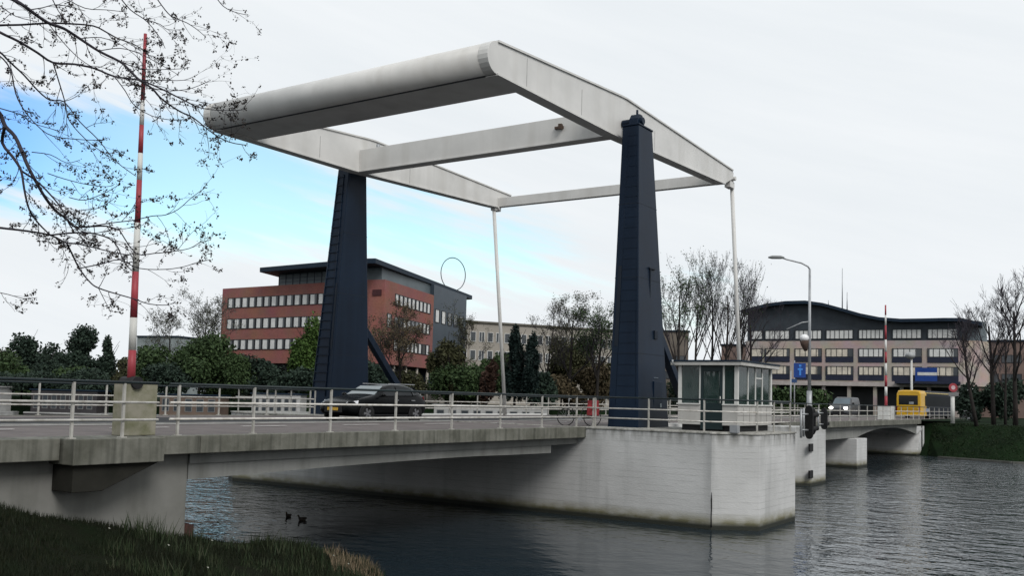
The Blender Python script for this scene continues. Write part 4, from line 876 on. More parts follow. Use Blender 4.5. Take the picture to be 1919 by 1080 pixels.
# ------------------------------------------------------------------ lamp posts, signs
pl = at(1517, 790, 63)
t = thing('lamp_post', 'tall grey street lamp with one long arm beside the bridge road, right of the cabin', 'street lamp', (pl.x, pl.y, 0))
zt = at(1518, 505, 63).z; arm = at(1446, 484, 63); dirv = Vector((arm.x-pl.x, arm.y-pl.y, 0)); al = dirv.length; dirv.normalize()
m = MB(); m.tube([(pl.x,pl.y,.0),(pl.x,pl.y,2.0)], .17, 10); m.tube([(pl.x,pl.y,2.0),(pl.x,pl.y,zt)], [.11,.075], 10); m.build('pole', M_STEEL, t)
m = MB(); P = Vector((pl.x,pl.y,zt)); m.tube([P, P+_up*.18+dirv*.12, P+_up*.40+dirv*.55, P+_up*.62+dirv*(al*.6), P+_up*.72+dirv*(al-.7)], .055, 8); m.build('arm', M_STEEL, t)
m = MB(); q = P+_up*.72+dirv*(al-.85); m.tube([q, q+dirv*.25+_up*.03, q+dirv*.8+_up*.02, q+dirv*1.05], [.06,.12,.12,.05], 10); m.build('lamp_head', mat('lamp_head_grey', (.20,.21,.21), None, .5, 3), t)
z2 = at(1518, 603, 63).z; P = Vector((pl.x,pl.y,z2)); m = MB(); m.tube([P, P+dirv*.5-_up*.08, P+dirv*1.5-_up*.55], .035, 6); m.build('bracket', M_STEEL, t)
z3 = at(1508, 634, 63).z; P = Vector((pl.x,pl.y,z3))+dirv*.34; m = MB(); m.ball(P, .30, 1, 1, .85); m.build('dome', mat('white_dome', (.72,.72,.72), None, .35, 2), t)
m = MB(); m.tube([P-_up*.18, P-_up*.45-dirv*.02, P-_up*.85-dirv*.1], [.29,.24,.1], 12); m.build('flower_basket', mat('basket_brown', (.07,.045,.035), None, .9, 4, bumpk=.6), t)
m = MB(); m.tube([P, Vector((pl.x,pl.y,z3))], .03, 6); m.build('bracket', M_STEEL, t)
def sign_post(name, label, px, ybase, ytop, D, r=.04, zb=0):
    p = at(px, ybase, D); q = at(px, ytop, D); t = thing(name, label, 'sign', (p.x, p.y, zb), None); m = MB(); m.tube([(p.x,p.y,zb),(p.x,p.y,q.z)], r, 8); m.build('pole', M_STEEL, t); return t, p
def facing(p, w_, z0, z1, name, m_, t, th=.03, off=.05):
    c = Vector((p.x, p.y, 0))-_fw*off; m = MB()
    def P(a, b, z): v = c+_rt*a-_fw*b; return (v.x, v.y, z)
    m.hexa([P(-w_/2,0,z0),P(w_/2,0,z0),P(w_/2,th,z0),P(-w_/2,th,z0)], [P(-w_/2,0,z1),P(w_/2,0,z1),P(w_/2,th,z1),P(-w_/2,th,z1)]); o = m.build(name, m_, t); o['_local'] = 1; return o
t, p = sign_post('traffic_sign', 'blue road sign with pale upright figure on a slim pole, beside the lamp post', 1489, 780, 676, 66)
zz = lambda y, D=66, px=1497: at(px, y, D).z
c = p+_rt*.34
pn = facing(c, .82, zz(708), zz(681), 'panel', M_BLUE, t); 
facing(c-_fw*.035+_rt*.02, .12, zz(704), zz(690), 'figure', M_BLUEL, pn, .012, .05); facing(c-_fw*.035+_rt*.02, .34, zz(694), zz(691), 'figure', M_BLUEL, pn, .014, .05); facing(c-_fw*.035+_rt*.02, .16, zz(688), zz(684), 'figure', M_BLUEL, pn, .012, .05)
pn2 = facing(p-_rt*.08, .46, zz(718), zz(711), 'lower_panel', mat('dull_blue_panel', (.02,.05,.13), None, .5, 2), t)
t, p = sign_post('sign_pole', 'slim grey pole standing left of the blue road sign', 1482, 780, 695, 64, .05)
t, p = sign_post('traffic_sign', 'round red sign with pale centre on a thick white post at the right bridge end', 1786, 790, 722, 92, .0001)
m = MB(); m.tube([(p.x,p.y,-.3),(p.x,p.y,at(1786,741,92).z)], .19, 10); m.build('white_post', M_WHITE, t)
zc = at(1786, 727, 92).z; m = MB(); c = Vector((p.x,p.y,zc)); m.disc(c-_fw*.1, -_fw, .42, .04, 24); dsc = sub(m.build('disc', M_RED, t)); m = MB(); m.disc(c-_fw*.14, -_fw, .20, .012, 18); m.build('disc_centre', mat('sign_pale_pink', (.55,.40,.42), None, .5, 2), dsc)
facing(p, .95, at(1786,743,92).z, at(1786,736,92).z, 'plate', mat('grey_plate', (.16,.16,.16), None, .5, 2), t, .03, .2)
pl2 = at(1709, 785, 112); t = thing('lamp_post', 'short white post lamp with round head rising above the yellow bus', 'street lamp', (pl2.x, pl2.y, -.3)); zt = at(1709, 672, 112).z
m = MB(); m.tube([(pl2.x,pl2.y,-.3),(pl2.x,pl2.y,zt)], [.17,.11], 8); m.build('pole', M_WHITE, t); m = MB(); m.ball((pl2.x-.25,pl2.y+.1,zt+.3), .55, 1, 1, .75); m.build('lamp_head', mat('lamp_globe', (.30,.31,.31), None, .4, 2), t)
for px, yb, yt, lab in ((1699,785,702,'thin bollard-like lamp left of the white post lamp'),):
    pass

# ------------------------------------------------------------------ boats, ducks, fender
def houseboat(label, pa, pb, D, ztop, hull, cab, nwin, roofm, bow=False):
    a = at(pa, 760, D); b = at(pb, 760, D); ln = (b-a).length; u = (b-a).normalized(); c = (a+b)/2
    t = local_thing('houseboat', label, 'boat', (c.x, c.y, WZ), math.atan2(u.y, u.x), 'boats moored along the far quay'); hl = ln/2; w_ = 2.1
    e = hl+2.2 if bow else hl
    m = MB(); k = [(-hl,-w_,.0),(hl-.4,-w_,.0),(e,-.1,.0),(e,.1,.0),(hl-.4,w_,.0),(-hl,w_,.0)]
    m.prism([(x,y) for x,y,_ in k], -.4, 1.15); m.build('hull', hull, t, .05); m = MB(); m.prism([(x*1.003,y*1.02) for x,y,_ in k], 1.15, 1.3); m.build('gunwale', M_HB, t)
    m = MB(); m.box((-hl+.6,-w_+.35,1.3),(hl-1.2,w_-.35,ztop)); cb_ = sub(m.build('cabin', cab, t, .03)); m = MB(); m.box((-hl+.4,-w_+.2,ztop),(hl-1.0,w_-.2,ztop+.14)); m.build('roof', roofm, cb_)
    L_ = 2*hl-2.2
    for i in range(nwin):
        x = -hl+.9+L_*i/nwin; m = MB(); m.box((x,-w_+.31,1.75),(x+L_/nwin*.62,-w_+.37,ztop-.4)); wn = sub(m.build('window', mat('boat_window_frame', (.17,.17,.165), None, .6, 2), t)); m = MB(); m.box((x+.07,-w_+.295,1.83),(x+L_/nwin*.62-.07,-w_+.33,ztop-.48)); m.build('pane', M_WIN, wn)
    return t
M_HB = mat('boat_white', (.34,.34,.33), (.26,.26,.25), .5, .8); M_HD = mat('boat_dark', (.035,.032,.034), None, .5, .8); M_HBR = mat('boat_brown', (.12,.085,.065), None, .6, .8)
houseboat('long white tour boat moored behind the black car, bow to the right', 806, 1046, 106, 3.35, M_HB, M_HB, 9, M_HB, True)
houseboat('pale houseboat with white framed windows, just left of the farther tower', 470, 588, 114, 4.1, M_HD, M_HB, 6, M_ROOF)
houseboat('dark low houseboat with a row of small windows, left of the near barrier pedestal', 62, 212, 116, 3.9, M_HD, M_HD, 7, M_ROOF)
houseboat('white ended houseboat at the left edge of the view', -90, 26, 113, 4.1, M_HB, M_HB, 5, M_HB)
houseboat('brown houseboat right of the near barrier pedestal', 300, 440, 117, 3.7, M_HBR, M_HBR, 5, M_ROOF)
def duck(label, px, py, rz):
    p = on(px, py, 2, WZ); t = local_thing('duck', label, 'duck', (p.x, p.y, WZ), rz, 'ducks'); t.scale = (.62, .62, .62)
    m = MB(); spine = [(-.30,0,.13),(-.24,0,.10),(-.12,0,.07),(.02,0,.06),(.14,0,.08),(.20,0,.13),(.23,0,.20),(.25,0,.26),(.29,0,.285),(.33,0,.275)]
    m.tube(spine, [.012,.06,.105,.12,.10,.065,.042,.045,.048,.02], 12); m.build('body', mat('duck_feathers', (.05,.04,.032), (.03,.025,.02), .8, 12), t)
    m = MB(); m.tube([(.33,0,.27),(.40,0,.258)], [.018,.012], 8); m.build('bill', mat('duck_bill', (.20,.15,.03), None, .5, 5), t)
    for s in (1,-1): m = MB(); m.tube([(-.24,s*.05,.13),(-.1,s*.105,.12),(.06,s*.10,.115)], [.01,.05,.02], 8); m.build('wing', mat('duck_wing', (.035,.03,.026), None, .8, 10), t)
    return t
duck('dark duck swimming below the span, left one of the pair', 541, 970, R_(200)); duck('dark duck swimming below the span, right one of the pair', 567, 976, R_(170))
pf = Vector((-20.35, 1.75, 0)); t = thing('timber_fender', 'rusty brown timber fender post at the water end of the abutment wall', 'fender', (pf.x, pf.y, WZ))
for i in range(3):
    m = MB(); m.tube([(pf.x+.18*i,pf.y+.06*i,-4.2),(pf.x+.18*i,pf.y+.06*i,-2.02-.05*i)], .12, 10); m.build('pile', mat('rusty_timber', (.045,.020,.015), (.03,.014,.011), .85, 3, bumpk=.5), t)
m = MB(); m.box((pf.x-.14,pf.y-.14,-2.5),(pf.x+.5,pf.y-.09+.0,-2.42)); m.build('strap', M_DARK, t)

# ------------------------------------------------------------------ trees
M_BARK = mat('dark_bark', (.022,.018,.016), (.014,.012,.011), .9, 3); M_BARKF = mat('twig_bark', (.034,.030,.038), (.024,.021,.028), .9, 3)
def rvec(): 
    v = np.random.normal(size=3); return v/np.linalg.norm(v)
def leaf_quads(C, size, up=.0):
    n = len(C); a = np.random.normal(size=(n,3)); a[:,2] *= (1-up); a /= np.linalg.norm(a, axis=1)[:,None]; b = np.random.normal(size=(n,3)); b -= a*(a*b).sum(1)[:,None]; b /= np.linalg.norm(b, axis=1)[:,None]
    s = size*np.random.uniform(.55, 1.25, (n,1)); A = a*s; B = b*s*.62
    return np.stack([C-A, C-B*.9+A*.1, C+A, C+B], 1)
def branches(base, height, spread, levels, r0, kids=(3,4), upb=.5, seed=0, lean=(0,0), clear=.25, jit=.25, nleader=1, rmin=.015, ksides=5):
    """a branching skeleton; returns MB trunk (levels 0-1), MB twigs and twig end points"""
    rng = random.Random(seed); T = MB(); K = MB(); tips = []
    def grow(p, d, l, r, lev):
        k = 5 if lev < 2 else 3; pts = [p]; dd = Vector(d)
        for i in range(k):
            dd = (dd+Vector((rng.uniform(-1,1),rng.uniform(-1,1),rng.uniform(-.5,.8)))*jit*(.55 if lev == 0 else 1)/k*2+_up*upb*.10).normalized(); pts.append(pts[-1]+dd*(l/k))
        r1 = max(rmin*.7, r*(.35 if lev == 0 else .5)); rr = [r+(r1-r)*i/k for i in range(k+1)]
        (T if lev < 2 else K).tube(pts, rr, ksides if lev < 2 else 3, caps=lev == 0)
        if lev >= levels: tips.append(pts[-1]); tips.append(pts[-2]); return
        n = rng.randint(*kids)+(5 if lev == 0 else 0)
        for j in range(n):
            f = rng.uniform(clear if lev == 0 else .25, 1.0); ii = min(int(f*k), k-1); q = pts[ii].lerp(pts[ii+1], f*k-ii)
            ax = (pts[ii+1]-pts[ii]).normalized(); o_ = Vector((rng.uniform(-1,1),rng.uniform(-1,1),rng.uniform(-.3,.6))); o_ -= ax*o_.dot(ax); o_.normalize()
            nd = (ax*(.75 if lev == 0 else .9)+o_*spread+_up*upb*.4).normalized()
            ll = l*(rng.uniform(.32,.5)*(1.25-.6*f) if lev == 0 else rng.uniform(.42,.68)); grow(q, nd, ll, max(rmin, rr[ii]*rng.uniform(.38,.55)), lev+1)
    grow(Vector(base), Vector((lean[0],lean[1],1)).normalized(), height, r0, 0)
    return T, K, tips
def lump_crown(c, rx, ry, rz, n, size, lobes=9, seed=1, up=0, cone=0, hole=.25):
    rs = np.random.RandomState(seed); C = []
    L_ = []
    for i in range(lobes):
        v = rs.normal(size=3); v /= np.linalg.norm(v); k = rs.uniform(.25,.72); z = v[2]*k
        sc = (1-.8*cone*(z+1)/2) if cone else 1
        L_.append((v[0]*k*sc, v[1]*k*sc, z, rs.uniform(.26,.48)*(sc**.5)))
    per = n//lobes
    for x, y, z, r in L_:
        v = rs.normal(size=(per,3)); v /= np.linalg.norm(v, axis=1)[:,None]; rad = r*(rs.uniform(0,1,(per,1))**.33)*rs.uniform(.7,1.18,(per,1))
        q = np.array([x,y,z])+v*rad; C.append(q)
    q = np.concatenate(C)
    # thin out by a coarse lattice so that gaps show through
    h = np.sin(q[:,0]*7+seed)*np.sin(q[:,1]*8+seed*2)*np.sin(q[:,2]*7.5+seed*3); q = q[h > -1+hole*2-.55]
    return np.array(c)+q*np.array([rx,ry,rz])
def tree(name, label, px, ytop, hw, D, m_, n=3500, size=.5, lo=.12, cone=0, lobes=10, seed=1, zb=-.45, group=None, hole=.2, cat='tree', bark=None):
    p = at(px, 745, D); zt = at(px, ytop, D).z; h = zt-zb; rx = hw*D/F_PX
    t = thing(name, label, cat, (p.x, p.y, zb), group)
    c = (p.x, p.y, zb+h*(lo+(1-lo)*.5)); rz = h*(1-lo)*.5*1.16; rx *= 1.16
    n = int(n*2.6); size *= .56
    quadmesh('crown', leaf_quads(lump_crown(c, rx*1.08, rx*1.0, rz, n, size, lobes, seed, 0, cone, hole), size), m_, t)
    T, K, _ = branches((p.x, p.y, zb-.2), h*.8, .8, 1, max(.10, h*.018), (3,4), seed=seed); T.build('trunk', bark or M_BARK, t)
    return t
G_DARK = leafmat('evergreen_leaf', (.022,.037,.027), (.013,.022,.017), (.034,.054,.035), .35)
G_MID = leafmat('green_leaf', (.033,.058,.023), (.020,.036,.015), (.052,.082,.029), .3)
G_BRI = leafmat('willow_leaf', (.045,.085,.018), (.026,.052,.012), (.065,.11,.026), .4)
G_OLV = leafmat('olive_leaf', (.042,.046,.020), (.026,.030,.015), (.07,.066,.034), .4)
G_BRN = leafmat('budding_leaf', (.075,.060,.034), (.05,.042,.025), (.11,.085,.05), .5)
G_RED = leafmat('red_leaf', (.040,.022,.016), (.028,.017,.012), (.055,.03,.022), .5)
G_CON = leafmat('spruce_needle', (.008,.017,.015), (.005,.011,.010), (.014,.026,.022), .4)
G_GRY = leafmat('pale_bud', (.09,.10,.075), (.06,.07,.055), (.13,.13,.10), .4)
gA = 'trees on the far bank'
tree('evergreen_tree', 'dark dome shaped evergreen left of the near boom, nearest the left edge', 60, 613, 44, 132, G_DARK, 4500, .42, .1, 0, 12, 3, group=gA)
tree('evergreen_tree', 'dark ragged evergreen just left of the near boom', 150, 620, 46, 134, G_DARK, 4000, .42, .1, .3, 11, 5, group=gA)
tree('conifer', 'thin dark spiky conifer leaning on the ragged evergreen, left of the boom', 200, 622, 20, 130, G_DARK, 1800, .38, .05, .9, 14, 8, group=gA)
for i, (nm, lab, px, yt, hw, D, mt, n, sd_) in enumerate((
    ('bush', 'dull green bush at the left edge under the dome shaped evergreen', 20, 655, 48, 124, G_MID, 2600, 11),
    ('bush', 'brighter green rounded bush below the ragged evergreen', 130, 670, 42, 121, G_MID, 2600, 12),
    ('bush', 'dark bush between the dome shaped and ragged evergreens', 84, 662, 34, 126, G_DARK, 2000, 13),
    ('bush', 'brownish bush directly behind the near boom', 228, 660, 40, 126, G_OLV, 2200, 14),
    ('bush', 'green bush right of the near boom', 285, 648, 44, 124, G_MID, 2800, 15),
    ('broad_tree', 'large dark green tree left of the red brick office', 388, 610, 66, 122, G_MID, 6000, 16),
    ('bush', 'dark bush in front of the red brick office ground floor', 480, 668, 60, 124, G_DARK, 3600, 17),
    ('bush', 'low dark shrub at the foot of the pale willow', 545, 690, 46, 118, G_DARK, 2600, 18),
    ('bush', 'olive bush under the red brick office, right of the farther tower', 740, 690, 60, 126, G_OLV, 2600, 19),
    ('bush', 'green bush below the corner of the red brick office', 838, 655, 34, 128, G_MID, 2400, 20),
    ('bush', 'lighter green bush in front of the beige block', 890, 678, 48, 124, G_MID, 2600, 21),
    ('bush', 'reddish bush left of the pair of conifers', 912, 668, 20, 121, G_RED, 1300, 22),
    ('bush', 'straw brown shrub under the bare trees', 1062, 690, 44, 122, G_BRN, 2400, 23),
    ('bush', 'brown shrub close to the nearer tower', 1122, 684, 40, 124, G_BRN, 2200, 24),
    ('bush', 'dark shrub between conifers and bare trees', 1018, 694, 34, 118, G_DARK, 1800, 25),
    ('bush', 'dark broad shrub left of the olive one behind the near boom', 165, 690, 60, 119, G_DARK, 3000, 51),
    ('bush', 'low dark shrub at the left edge behind the railing', 40, 692, 66, 118, G_DARK, 3000, 52),
    ('bush', 'dark tall shrub joining the large dark green tree to the brick office', 440, 652, 44, 121, G_MID, 3000, 53),
    ('bush', 'dark shrub below the gap right of the near boom', 318, 668, 52, 119, G_DARK, 3200, 54),
    ('bush', 'tall olive shrub between the red office wing and the beige block', 862, 640, 26, 126, G_OLV, 2000, 55),
    ('bush', 'tall brownish shrub filling the space behind the tall bare tree', 1052, 650, 40, 129, G_OLV, 2800, 56),
    ('bush', 'dark olive shrub beside the nearer tower foot', 1108, 646, 40, 128, G_OLV, 2800, 57),
    ('bush', 'dark shrub under the budding brown tree', 700, 668, 40, 122, G_DARK, 2600, 58),
    ('broad_tree', 'dull green tree in front of the blue grey office wing', 836, 612, 34, 131, G_OLV, 3000, 61),
    ('broad_tree', 'dark green tree behind the pair of conifers', 944, 640, 40, 128, G_MID, 3000, 62),
    ('broad_tree', 'brown green tree mass hiding the end of the beige block', 1075, 622, 44, 133, G_OLV, 3200, 63),
    ('bush', 'dark thicket behind the control cabin', 1290, 688, 56, 140, G_DARK, 2800, 26),
    ('bush', 'dark bush at the right edge beneath the bare trees', 1885, 700, 46, 118, G_DARK, 3000, 27),
    ('bush', 'dark bush right of the round red sign', 1822, 712, 30, 120, G_DARK, 2000, 28),
    )):
    tree(nm, lab, px, yt, hw, D, mt, n, .40, .0 if nm == 'bush' else .08, 0, 9, sd_, group='bushes along the far bank' if nm == 'bush' else gA, hole=.12, cat='bush' if nm == 'bush' else 'tree')
tree('willow', 'bright green willow beside the farther tower', 568, 598, 40, 121, G_BRI, 5200, .36, .04, 0, 12, 31, group=gA, hole=.1)
tree('conifer', 'taller dark conifer of the pair in front of the beige block', 965, 610, 27, 119, G_CON, 3600, .36, .0, .95, 22, 33, group=gA, hole=.05)
tree('conifer', 'shorter dark conifer of the pair, on the right', 997, 628, 25, 117, G_CON, 3200, .36, .0, .9, 20, 34, group=gA, hole=.05)
def bare(label, px, ytop, D, r0, levels=4, spread=.75, buds=0, bm=None, bsize=.16, seed=1, lean=0, name='bare_tree', zb=-.45, kids=(3,4), clear=.25, grp='bare trees', upb=.5, fit=.88):
    p = at(px, 745, D); zt = at(px, ytop, D).z; h = (zt-zb)*fit
    t = thing(name, label, 'tree', (p.x, p.y, zb), grp)
    ln = _rt*lean
    T, K, tips = branches((p.x, p.y, zb-.2), h*.86, spread, levels, r0, kids, upb, seed, (ln.x, ln.y), clear)
    T.build('trunk', M_BARK, t); K.build('twigs', M_BARKF, t)
    if buds and tips:
        buds = int(buds*1.7); bsize *= .62
        tp = np.array([list(v) for v in tips]); idx = np.random.randint(0, len(tp), buds); C = tp[idx]+np.random.normal(0, .22, (buds,3)); quadmesh('crown', leaf_quads(C, bsize), bm, t)
    return t
bare('tall bare tree with wide fine twigs right of the conifer pair', 1066, 548, 121, .30, 4, .8, 2600, G_OLV, .15, 41, kids=(4,5))
bare('twiggy tree with small dark leaves left of the nearer tower', 1118, 556, 118, .24, 4, .7, 3400, G_MID, .17, 42, kids=(4,5))
bare('slim bare tree between the conifers and the tall bare tree', 1022, 572, 127, .2, 4, .8, 1400, G_OLV, .14, 52, kids=(4,4))
bare('budding brown tree in front of the red brick office', 752, 556, 124, .2, 4, .8, 4200, G_BRN, .17, 43, kids=(4,5))
bare('thin budding tree at the corner of the red brick office', 712, 590, 128, .15, 4, .8, 1800, G_OLV, .16, 44)
bare('slender pale budding tree in front of the beige block', 868, 590, 130, .16, 4, .75, 1700, G_OLV, .15, 45)
bare('pale budding tree behind the large dark green tree, left of the red brick office', 372, 552, 138, .24, 4, .85, 3000, G_GRY, .16, 46, kids=(4,5))
bare('pale budding tree in the gap right of the near boom', 318, 590, 142, .2, 4, .85, 1800, G_GRY, .16, 47)
for i, (px, yt, D, lab, bd) in enumerate(((1272, 478, 112, 'leafy topped poplar nearest the nearer tower', 1900), (1303, 492, 120, 'tall straight poplar second from the nearer tower', 500), (1330, 486, 124, 'bare poplar above the middle of the cabin roof', 250), (1356, 482, 118, 'bare poplar left of the right hoist rod', 250), (1384, 488, 122, 'bare poplar just behind the right hoist rod', 200), (1406, 512, 127, 'spreading bare tree left of the wave-roofed office', 0))):
    bare(lab, px, yt, D, .22, 4, .55 if i < 5 else .9, bd, G_MID, .17, 60+i, grp='poplars behind the control cabin', kids=(4,4), upb=.9 if i < 5 else .4, clear=.3)
bare('leaning bare tree on the right bank beside the bus', 1830, 565, 92, .2, 4, .8, 0, None, .1, 71, lean=-.16, zb=-.3, kids=(4,4))
bare('upright bare tree on the right bank, second from the right edge', 1862, 548, 95, .24, 4, .6, 0, None, .1, 72, zb=-.3, kids=(4,4))
bare('tall bare tree at the right edge of the view', 1903, 512, 93, .26, 4, .6, 0, None, .1, 73, zb=-.3, kids=(4,5))
bare('thin bare tree between the two upright ones on the right bank', 1884, 580, 100, .16, 4, .6, 0, None, .1, 74, zb=-.3)
# a far-off belt of trees closes the horizon
n_ = 70000; k = np.random.rand(n_)*4600-1400; Dw = 265+30*np.sin(k*.004)+np.random.normal(0, 4, n_); hw_ = (6.2+2.6*(k < 700)+1.6*np.sin(k*.021)+1.3*np.sin(k*.053+1)+.9*np.sin(k*.13))
C = np.array([list(rd((a-960)/F_PX*d_, d_, 0)) for a, d_ in zip(k, Dw)]); C[:,2] = -.6+np.random.rand(n_)**.8*hw_*np.where(np.abs(np.sin(k*.031)) > .05, 1, .8)
tag(quadmesh('distant_wood', leaf_quads(C, .62), G_OLV), kind='stuff')
# unseen belt of trees added behind the camera to darken reflections
n_ = 9000; k = np.random.rand(n_); C = np.array([list(rd(-150+330*a, -75+12*math.sin(a*9)-(0 if a < .6 else (a-.6)*260), 0)) for a in k]); C[:,2] = -.6+np.random.rand(n_)**.8*(10+3*np.sin(k*60)); C[:,:2] += np.random.normal(0, 2.5, (n_,2))
tag(quadmesh('unseen_wood', leaf_quads(C, 1.5), G_OLV), kind='stuff')
# rough grass on the right bank and a stone toe along the water
C = []
for i in range(4):
    for _ in range(2600):
        s_, q_ = random.random(), random.random(); a = Vector(SH[i]).lerp(Vector(SH[i+1]), s_); b = Vector(INL[i]).lerp(Vector(INL[i+1]), s_); c_ = a.lerp(b, .12+q_*1.1); f_ = .12+q_*1.1
        if -5 < c_.x and c_.x < 130: C.append(list(rd(c_.x, c_.y, float(np.interp(f_, [0,.55,1,2], [WZ-.35,-1.75,-.42,-.42]))+.06)))
tag(quadmesh('bank_grass', leaf_quads(np.array(C), .075), leafmat('bank_leaf', (.009,.021,.006), (.005,.011,.004), (.018,.029,.009), .25)), kind='stuff')
m = MB(); pts = [rd(r+.6*0, d+.35, WZ+.06) for r, d in SH[1:4]]
for a, b in zip(pts[:-1], pts[1:]):
    u = (b-a).normalized(); nrm = Vector((-u.y, u.x, 0))*.18; m.hexa([a-nrm-_up*.4, b-nrm-_up*.4, b+nrm-_up*.4, a+nrm-_up*.4], [a-nrm+_up*.1, b-nrm+_up*.1, b+nrm+_up*.1, a+nrm+_up*.1])
struct(m.build('bank_edge', mat('toe_stone', (.12,.12,.11), (.07,.07,.06), .9, 1.5)))
# hedge behind the signs
pa, pb_ = at(1440, 750, 150), at(1545, 750, 150); n_ = 5200; C = np.zeros((n_,3)); k = np.random.rand(n_); C[:,0] = pa.x+(pb_.x-pa.x)*k; C[:,1] = pa.y+(pb_.y-pa.y)*k; ht = 3.6+.5*np.sin(k*19)+.4*np.sin(k*47)
C[:,2] = -.45+np.random.rand(n_)**.8*ht; C[:,:2] += np.random.normal(0, .5, (n_,2)); hd = thing('hedge', 'clipped dark green hedge behind the blue road sign', 'hedge', ((pa.x+pb_.x)/2, (pa.y+pb_.y)/2, -.45)); quadmesh('foliage', leaf_quads(C, .36), G_MID, hd)
m = MB(); 
for i in range(9): 
    q = pa.lerp(pb_, (i+.5)/9); m.tube([(q.x,q.y,-.5),(q.x+.2,q.y,1.5)], .06, 5)
m.build('stems', M_BARK, hd)

# ------------------------------------------------------------------ the near tree whose branches hang into the view
ft = thing('bare_tree', 'near bare tree reaching its budding branches in from the top left', 'tree', rd(-6.6, 8.0, -.6))
tr = [rd(-6.6, 8.0, -.9), rd(-6.55, 8.05, .6), rd(-6.4, 8.0, 2.0), rd(-6.3, 8.1, 3.4), rd(-6.1, 8.2, 5.0), rd(-6.0, 8.1, 6.5)]
T = MB(); T.tube(tr, [.30,.24,.21,.17,.13,.09], 12)
LIMB = [rd(-6.1,8.2,5.0), rd(-4.9,8.3,5.5), rd(-4.2,8.4,5.7), rd(-3.5,8.5,5.85), rd(-2.9,8.7,6.0), rd(-2.3,8.9,6.05)]; T.tube(LIMB, [.09,.07,.06,.05,.04,.02], 10)
BR = [ # photo trace, start width px, end width px, distance
 ([(-40,-30),(28,0),(55,18),(90,42),(120,53),(150,72),(185,95),(225,115),(240,128),(262,150),(285,165),(300,182),(318,196),(340,210),(362,220),(400,250),(430,266),(462,272)], 9, 2, 8.0),
 ([(-30,51),(0,47),(40,46),(90,43),(130,44),(175,48),(200,60),(222,72),(250,82),(275,97)], 6, 2, 8.2),
 ([(-30,40),(0,60),(35,77),(70,98),(100,117),(140,120),(178,128),(215,143),(262,150),(300,165),(330,180),(350,190),(370,200),(395,205),(430,207),(460,205)], 7, 1.6, 7.8),
 ([(-30,80),(0,97),(18,115),(45,140),(72,170),(95,188),(120,190),(150,228),(185,262),(215,300),(255,330)], 5, 1.6, 8.3),
 ([(-30,180),(0,213),(10,236),(28,255),(42,285),(52,310),(65,335),(85,370),(105,395),(125,410),(140,425),(165,425),(200,424),(225,432)], 11, 3, 7.6),
 ([(10,236),(5,268),(25,295),(40,320),(46,355),(55,392),(72,418),(95,441)], 8, 3, 7.6),
 ([(-30,421),(0,427),(50,433),(95,441),(125,455),(150,458),(200,470),(240,478)], 6, 2, 7.6),
 ([(40,320),(70,340),(95,365),(115,390),(130,420),(140,435)], 5, 2.5, 7.6),
 ([(95,441),(130,437),(170,437),(205,447),(222,465),(232,490),(248,508)], 4.5, 2, 7.6),
 ([(125,455),(135,475),(150,505),(170,530),(185,540),(215,550),(250,560),(280,570),(315,572),(330,565)], 4.5, 1.5, 7.6),
 ([(165,425),(215,417),(250,413),(285,405),(310,403),(335,392),(360,370),(385,352)], 3, 1.4, 7.6),
 ([(225,432),(255,475),(290,475),(320,472),(355,466),(375,455),(395,450)], 3, 1.4, 7.6),
 ([(150,503),(190,495),(225,487),(260,503),(310,505),(345,500),(370,492),(395,487)], 3, 1.4, 7.6),
 ([(220,-12),(245,18),(270,35),(285,50),(300,70),(310,90)], 3, 1.5, 8.6), ([(290,-10),(310,18),(325,32),(350,42),(370,55),(385,68)], 3, 1.5, 8.6), ([(270,35),(300,45),(315,55),(345,55)], 2.2, 1.4, 8.6), ([(405,-6),(420,12),(440,22),(465,28)], 2.4, 1.4, 8.9),
 ([(90,42),(120,80),(150,110),(178,128)], 2.4, 1.6, 8.0), ([(100,117),(110,150),(122,190),(130,225),(160,260),(185,280),(215,300)], 3.4, 1.5, 7.8), ([(215,143),(235,170),(255,200),(300,222),(350,224)], 2.6, 1.5, 7.8),
 ([(-20,105),(0,105),(20,130),(30,175),(45,205),(70,235),(100,255),(160,262),(195,262)], 4, 1.5, 8.1), ([(-10,200),(40,215),(60,230),(110,245)], 3, 1.5, 8.1), ([(60,285),(95,290),(125,305),(150,300)], 2.4, 1.4, 7.6), ([(90,325),(120,335),(160,345),(200,350),(215,345)], 2.4, 1.4, 7.6), ([(130,370),(160,375),(200,360),(225,345)], 2.4, 1.4, 7.6),
 ([(185,540),(195,560),(205,580)], 2, 1.3, 7.6), ([(120,410),(150,395),(185,390),(215,372)], 2.2, 1.3, 7.6), ([(262,150),(300,150),(345,150),(370,140)], 2.2, 1.3, 7.9), ([(225,115),(262,128),(300,130),(350,128)], 2.4, 1.3, 8.0), ([(185,95),(225,90),(262,100),(300,120),(335,140)], 2.4, 1.3, 8.0), ([(150,72),(190,70),(230,85),(262,110)], 2.4, 1.3, 8.0), ([(285,165),(320,170),(360,165),(395,150)], 2.4, 1.3, 7.9),
 ([(-20,545),(15,552),(45,560),(70,558)], 2.2, 1.3, 7.5), ([(55,18),(80,14),(110,8),(160,20)], 3, 1.5, 8.0), ([(95,-10),(110,20),(125,40)], 3, 1.6, 8.3), ([(120,-5),(160,15),(200,18),(235,22)], 2.6, 1.4, 8.4), ([(-20,0),(0,10),(30,30),(70,40)], 2.6, 1.6, 8.4),
]
rng = random.Random(5); Kt = MB(); ends = []
PXM = lambda w_, D: max(.0020, w_*.40*D/F_PX)
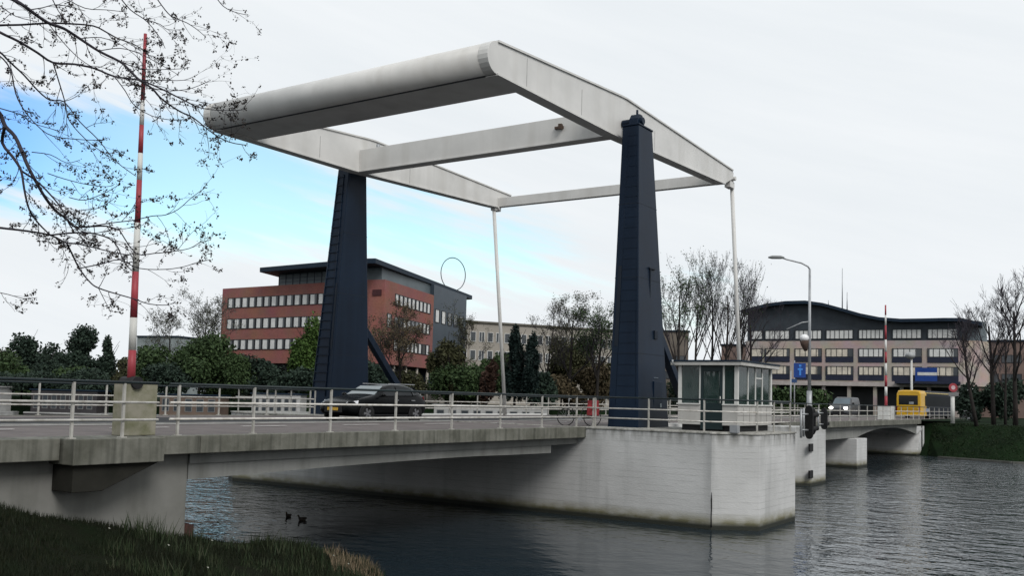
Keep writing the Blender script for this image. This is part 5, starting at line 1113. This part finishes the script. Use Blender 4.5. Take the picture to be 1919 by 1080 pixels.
def twig(p, d, l, r, lev):
    k = 4; pts = [p]; dd = d.normalized()
    for i in range(k):
        dd = (dd+Vector((rng.uniform(-1,1),rng.uniform(-1,1),rng.uniform(-.9,1)))*.24).normalized(); pts.append(pts[-1]+dd*(l/k)); 
        if rng.random() < .55: ends.append(pts[-1])
    Kt.tube(pts, [r, r*.9, r*.75, r*.6, r*.5], 4, caps=False); ends.append(pts[-1]); ends.append(pts[-1])
    if lev < 2:
        for j in range(rng.randint(1, 3)):
            q = pts[rng.randint(1, k)]; o_ = Vector((rng.uniform(-1,1),rng.uniform(-1,1),rng.uniform(-1,.8))); twig(q, dd*.8+o_*.75, l*rng.uniform(.45,.7), r*.65, lev+1)
for tr_, w0, w1, D in BR:
    pts = []; k = len(tr_); ph = rng.uniform(0, 6.28)
    for i, (a, b) in enumerate(tr_): pts.append(at(a, b, D+(.22*math.sin(i*.7+ph) if 0 < i else 0)))
    # densify
    P_ = []; 
    for i in range(k-1):
        p0, p1, p2, p3 = pts[max(i-1,0)], pts[i], pts[i+1], pts[min(i+2,k-1)]
        for s_ in (0, .34, .67): P_.append(.5*((2*p1)+(p2-p0)*s_+(2*p0-5*p1+4*p2-p3)*s_**2+(3*p1-p0-3*p2+p3)*s_**3))
    P_.append(pts[-1]); n_ = len(P_)
    rr = [PXM(w0+(w1-w0)*i/(n_-1), D) for i in range(n_)]
    (T if w0 >= 4 else Kt).tube(P_, rr, 8 if w0 >= 4 else 5)
    if tr_[0][0] < 0 or tr_[0][1] < 0:      # carry it on, out of view, to the stem
        hosts = tr if tr_[0][0] < 0 else LIMB; j = min(range(len(hosts)), key=lambda q: (hosts[q]-P_[0]).length+(2 if tr_[0][0] < 0 and hosts[q].z > P_[0].z+.2 else 0))
        T.tube([hosts[j], hosts[j].lerp(P_[0], .5)+_up*.05, P_[0]], [rr[0]*2.2, rr[0]*1.5, rr[0]], 8)
    st = 2 if w0 < 4 else 2
    for i in range(2, n_-1, st):
        if rng.random() < .95:
            ax = (P_[i+1]-P_[i]).normalized(); o_ = Vector((rng.uniform(-1,1),rng.uniform(-1,1),rng.uniform(-1,.7))); o_ -= ax*o_.dot(ax)
            twig(P_[i], ax*.9+o_.normalized()*.75, rng.uniform(.10,.30), min(rr[i]*.6, .0034), 0 if rng.random() < .75 else 1)
    ends += [P_[-1]]*3
T.build('trunk', M_BARKF, ft); Kt.build('twigs', M_BARKF, ft)
E_a = np.array([list(v) for v in ends]); sel = E_a[np.random.rand(len(E_a)) < .34]; C = np.repeat(sel, 4, 0)+np.random.normal(0, .010, (len(sel)*4, 3))
quadmesh('crown', leaf_quads(C, .0115), leafmat('opening_bud', (.030,.024,.024), (.022,.019,.020), (.05,.042,.032), 3), ft)
for o in bpy.data.objects:
    if '_local' in o.keys(): del o['_local']
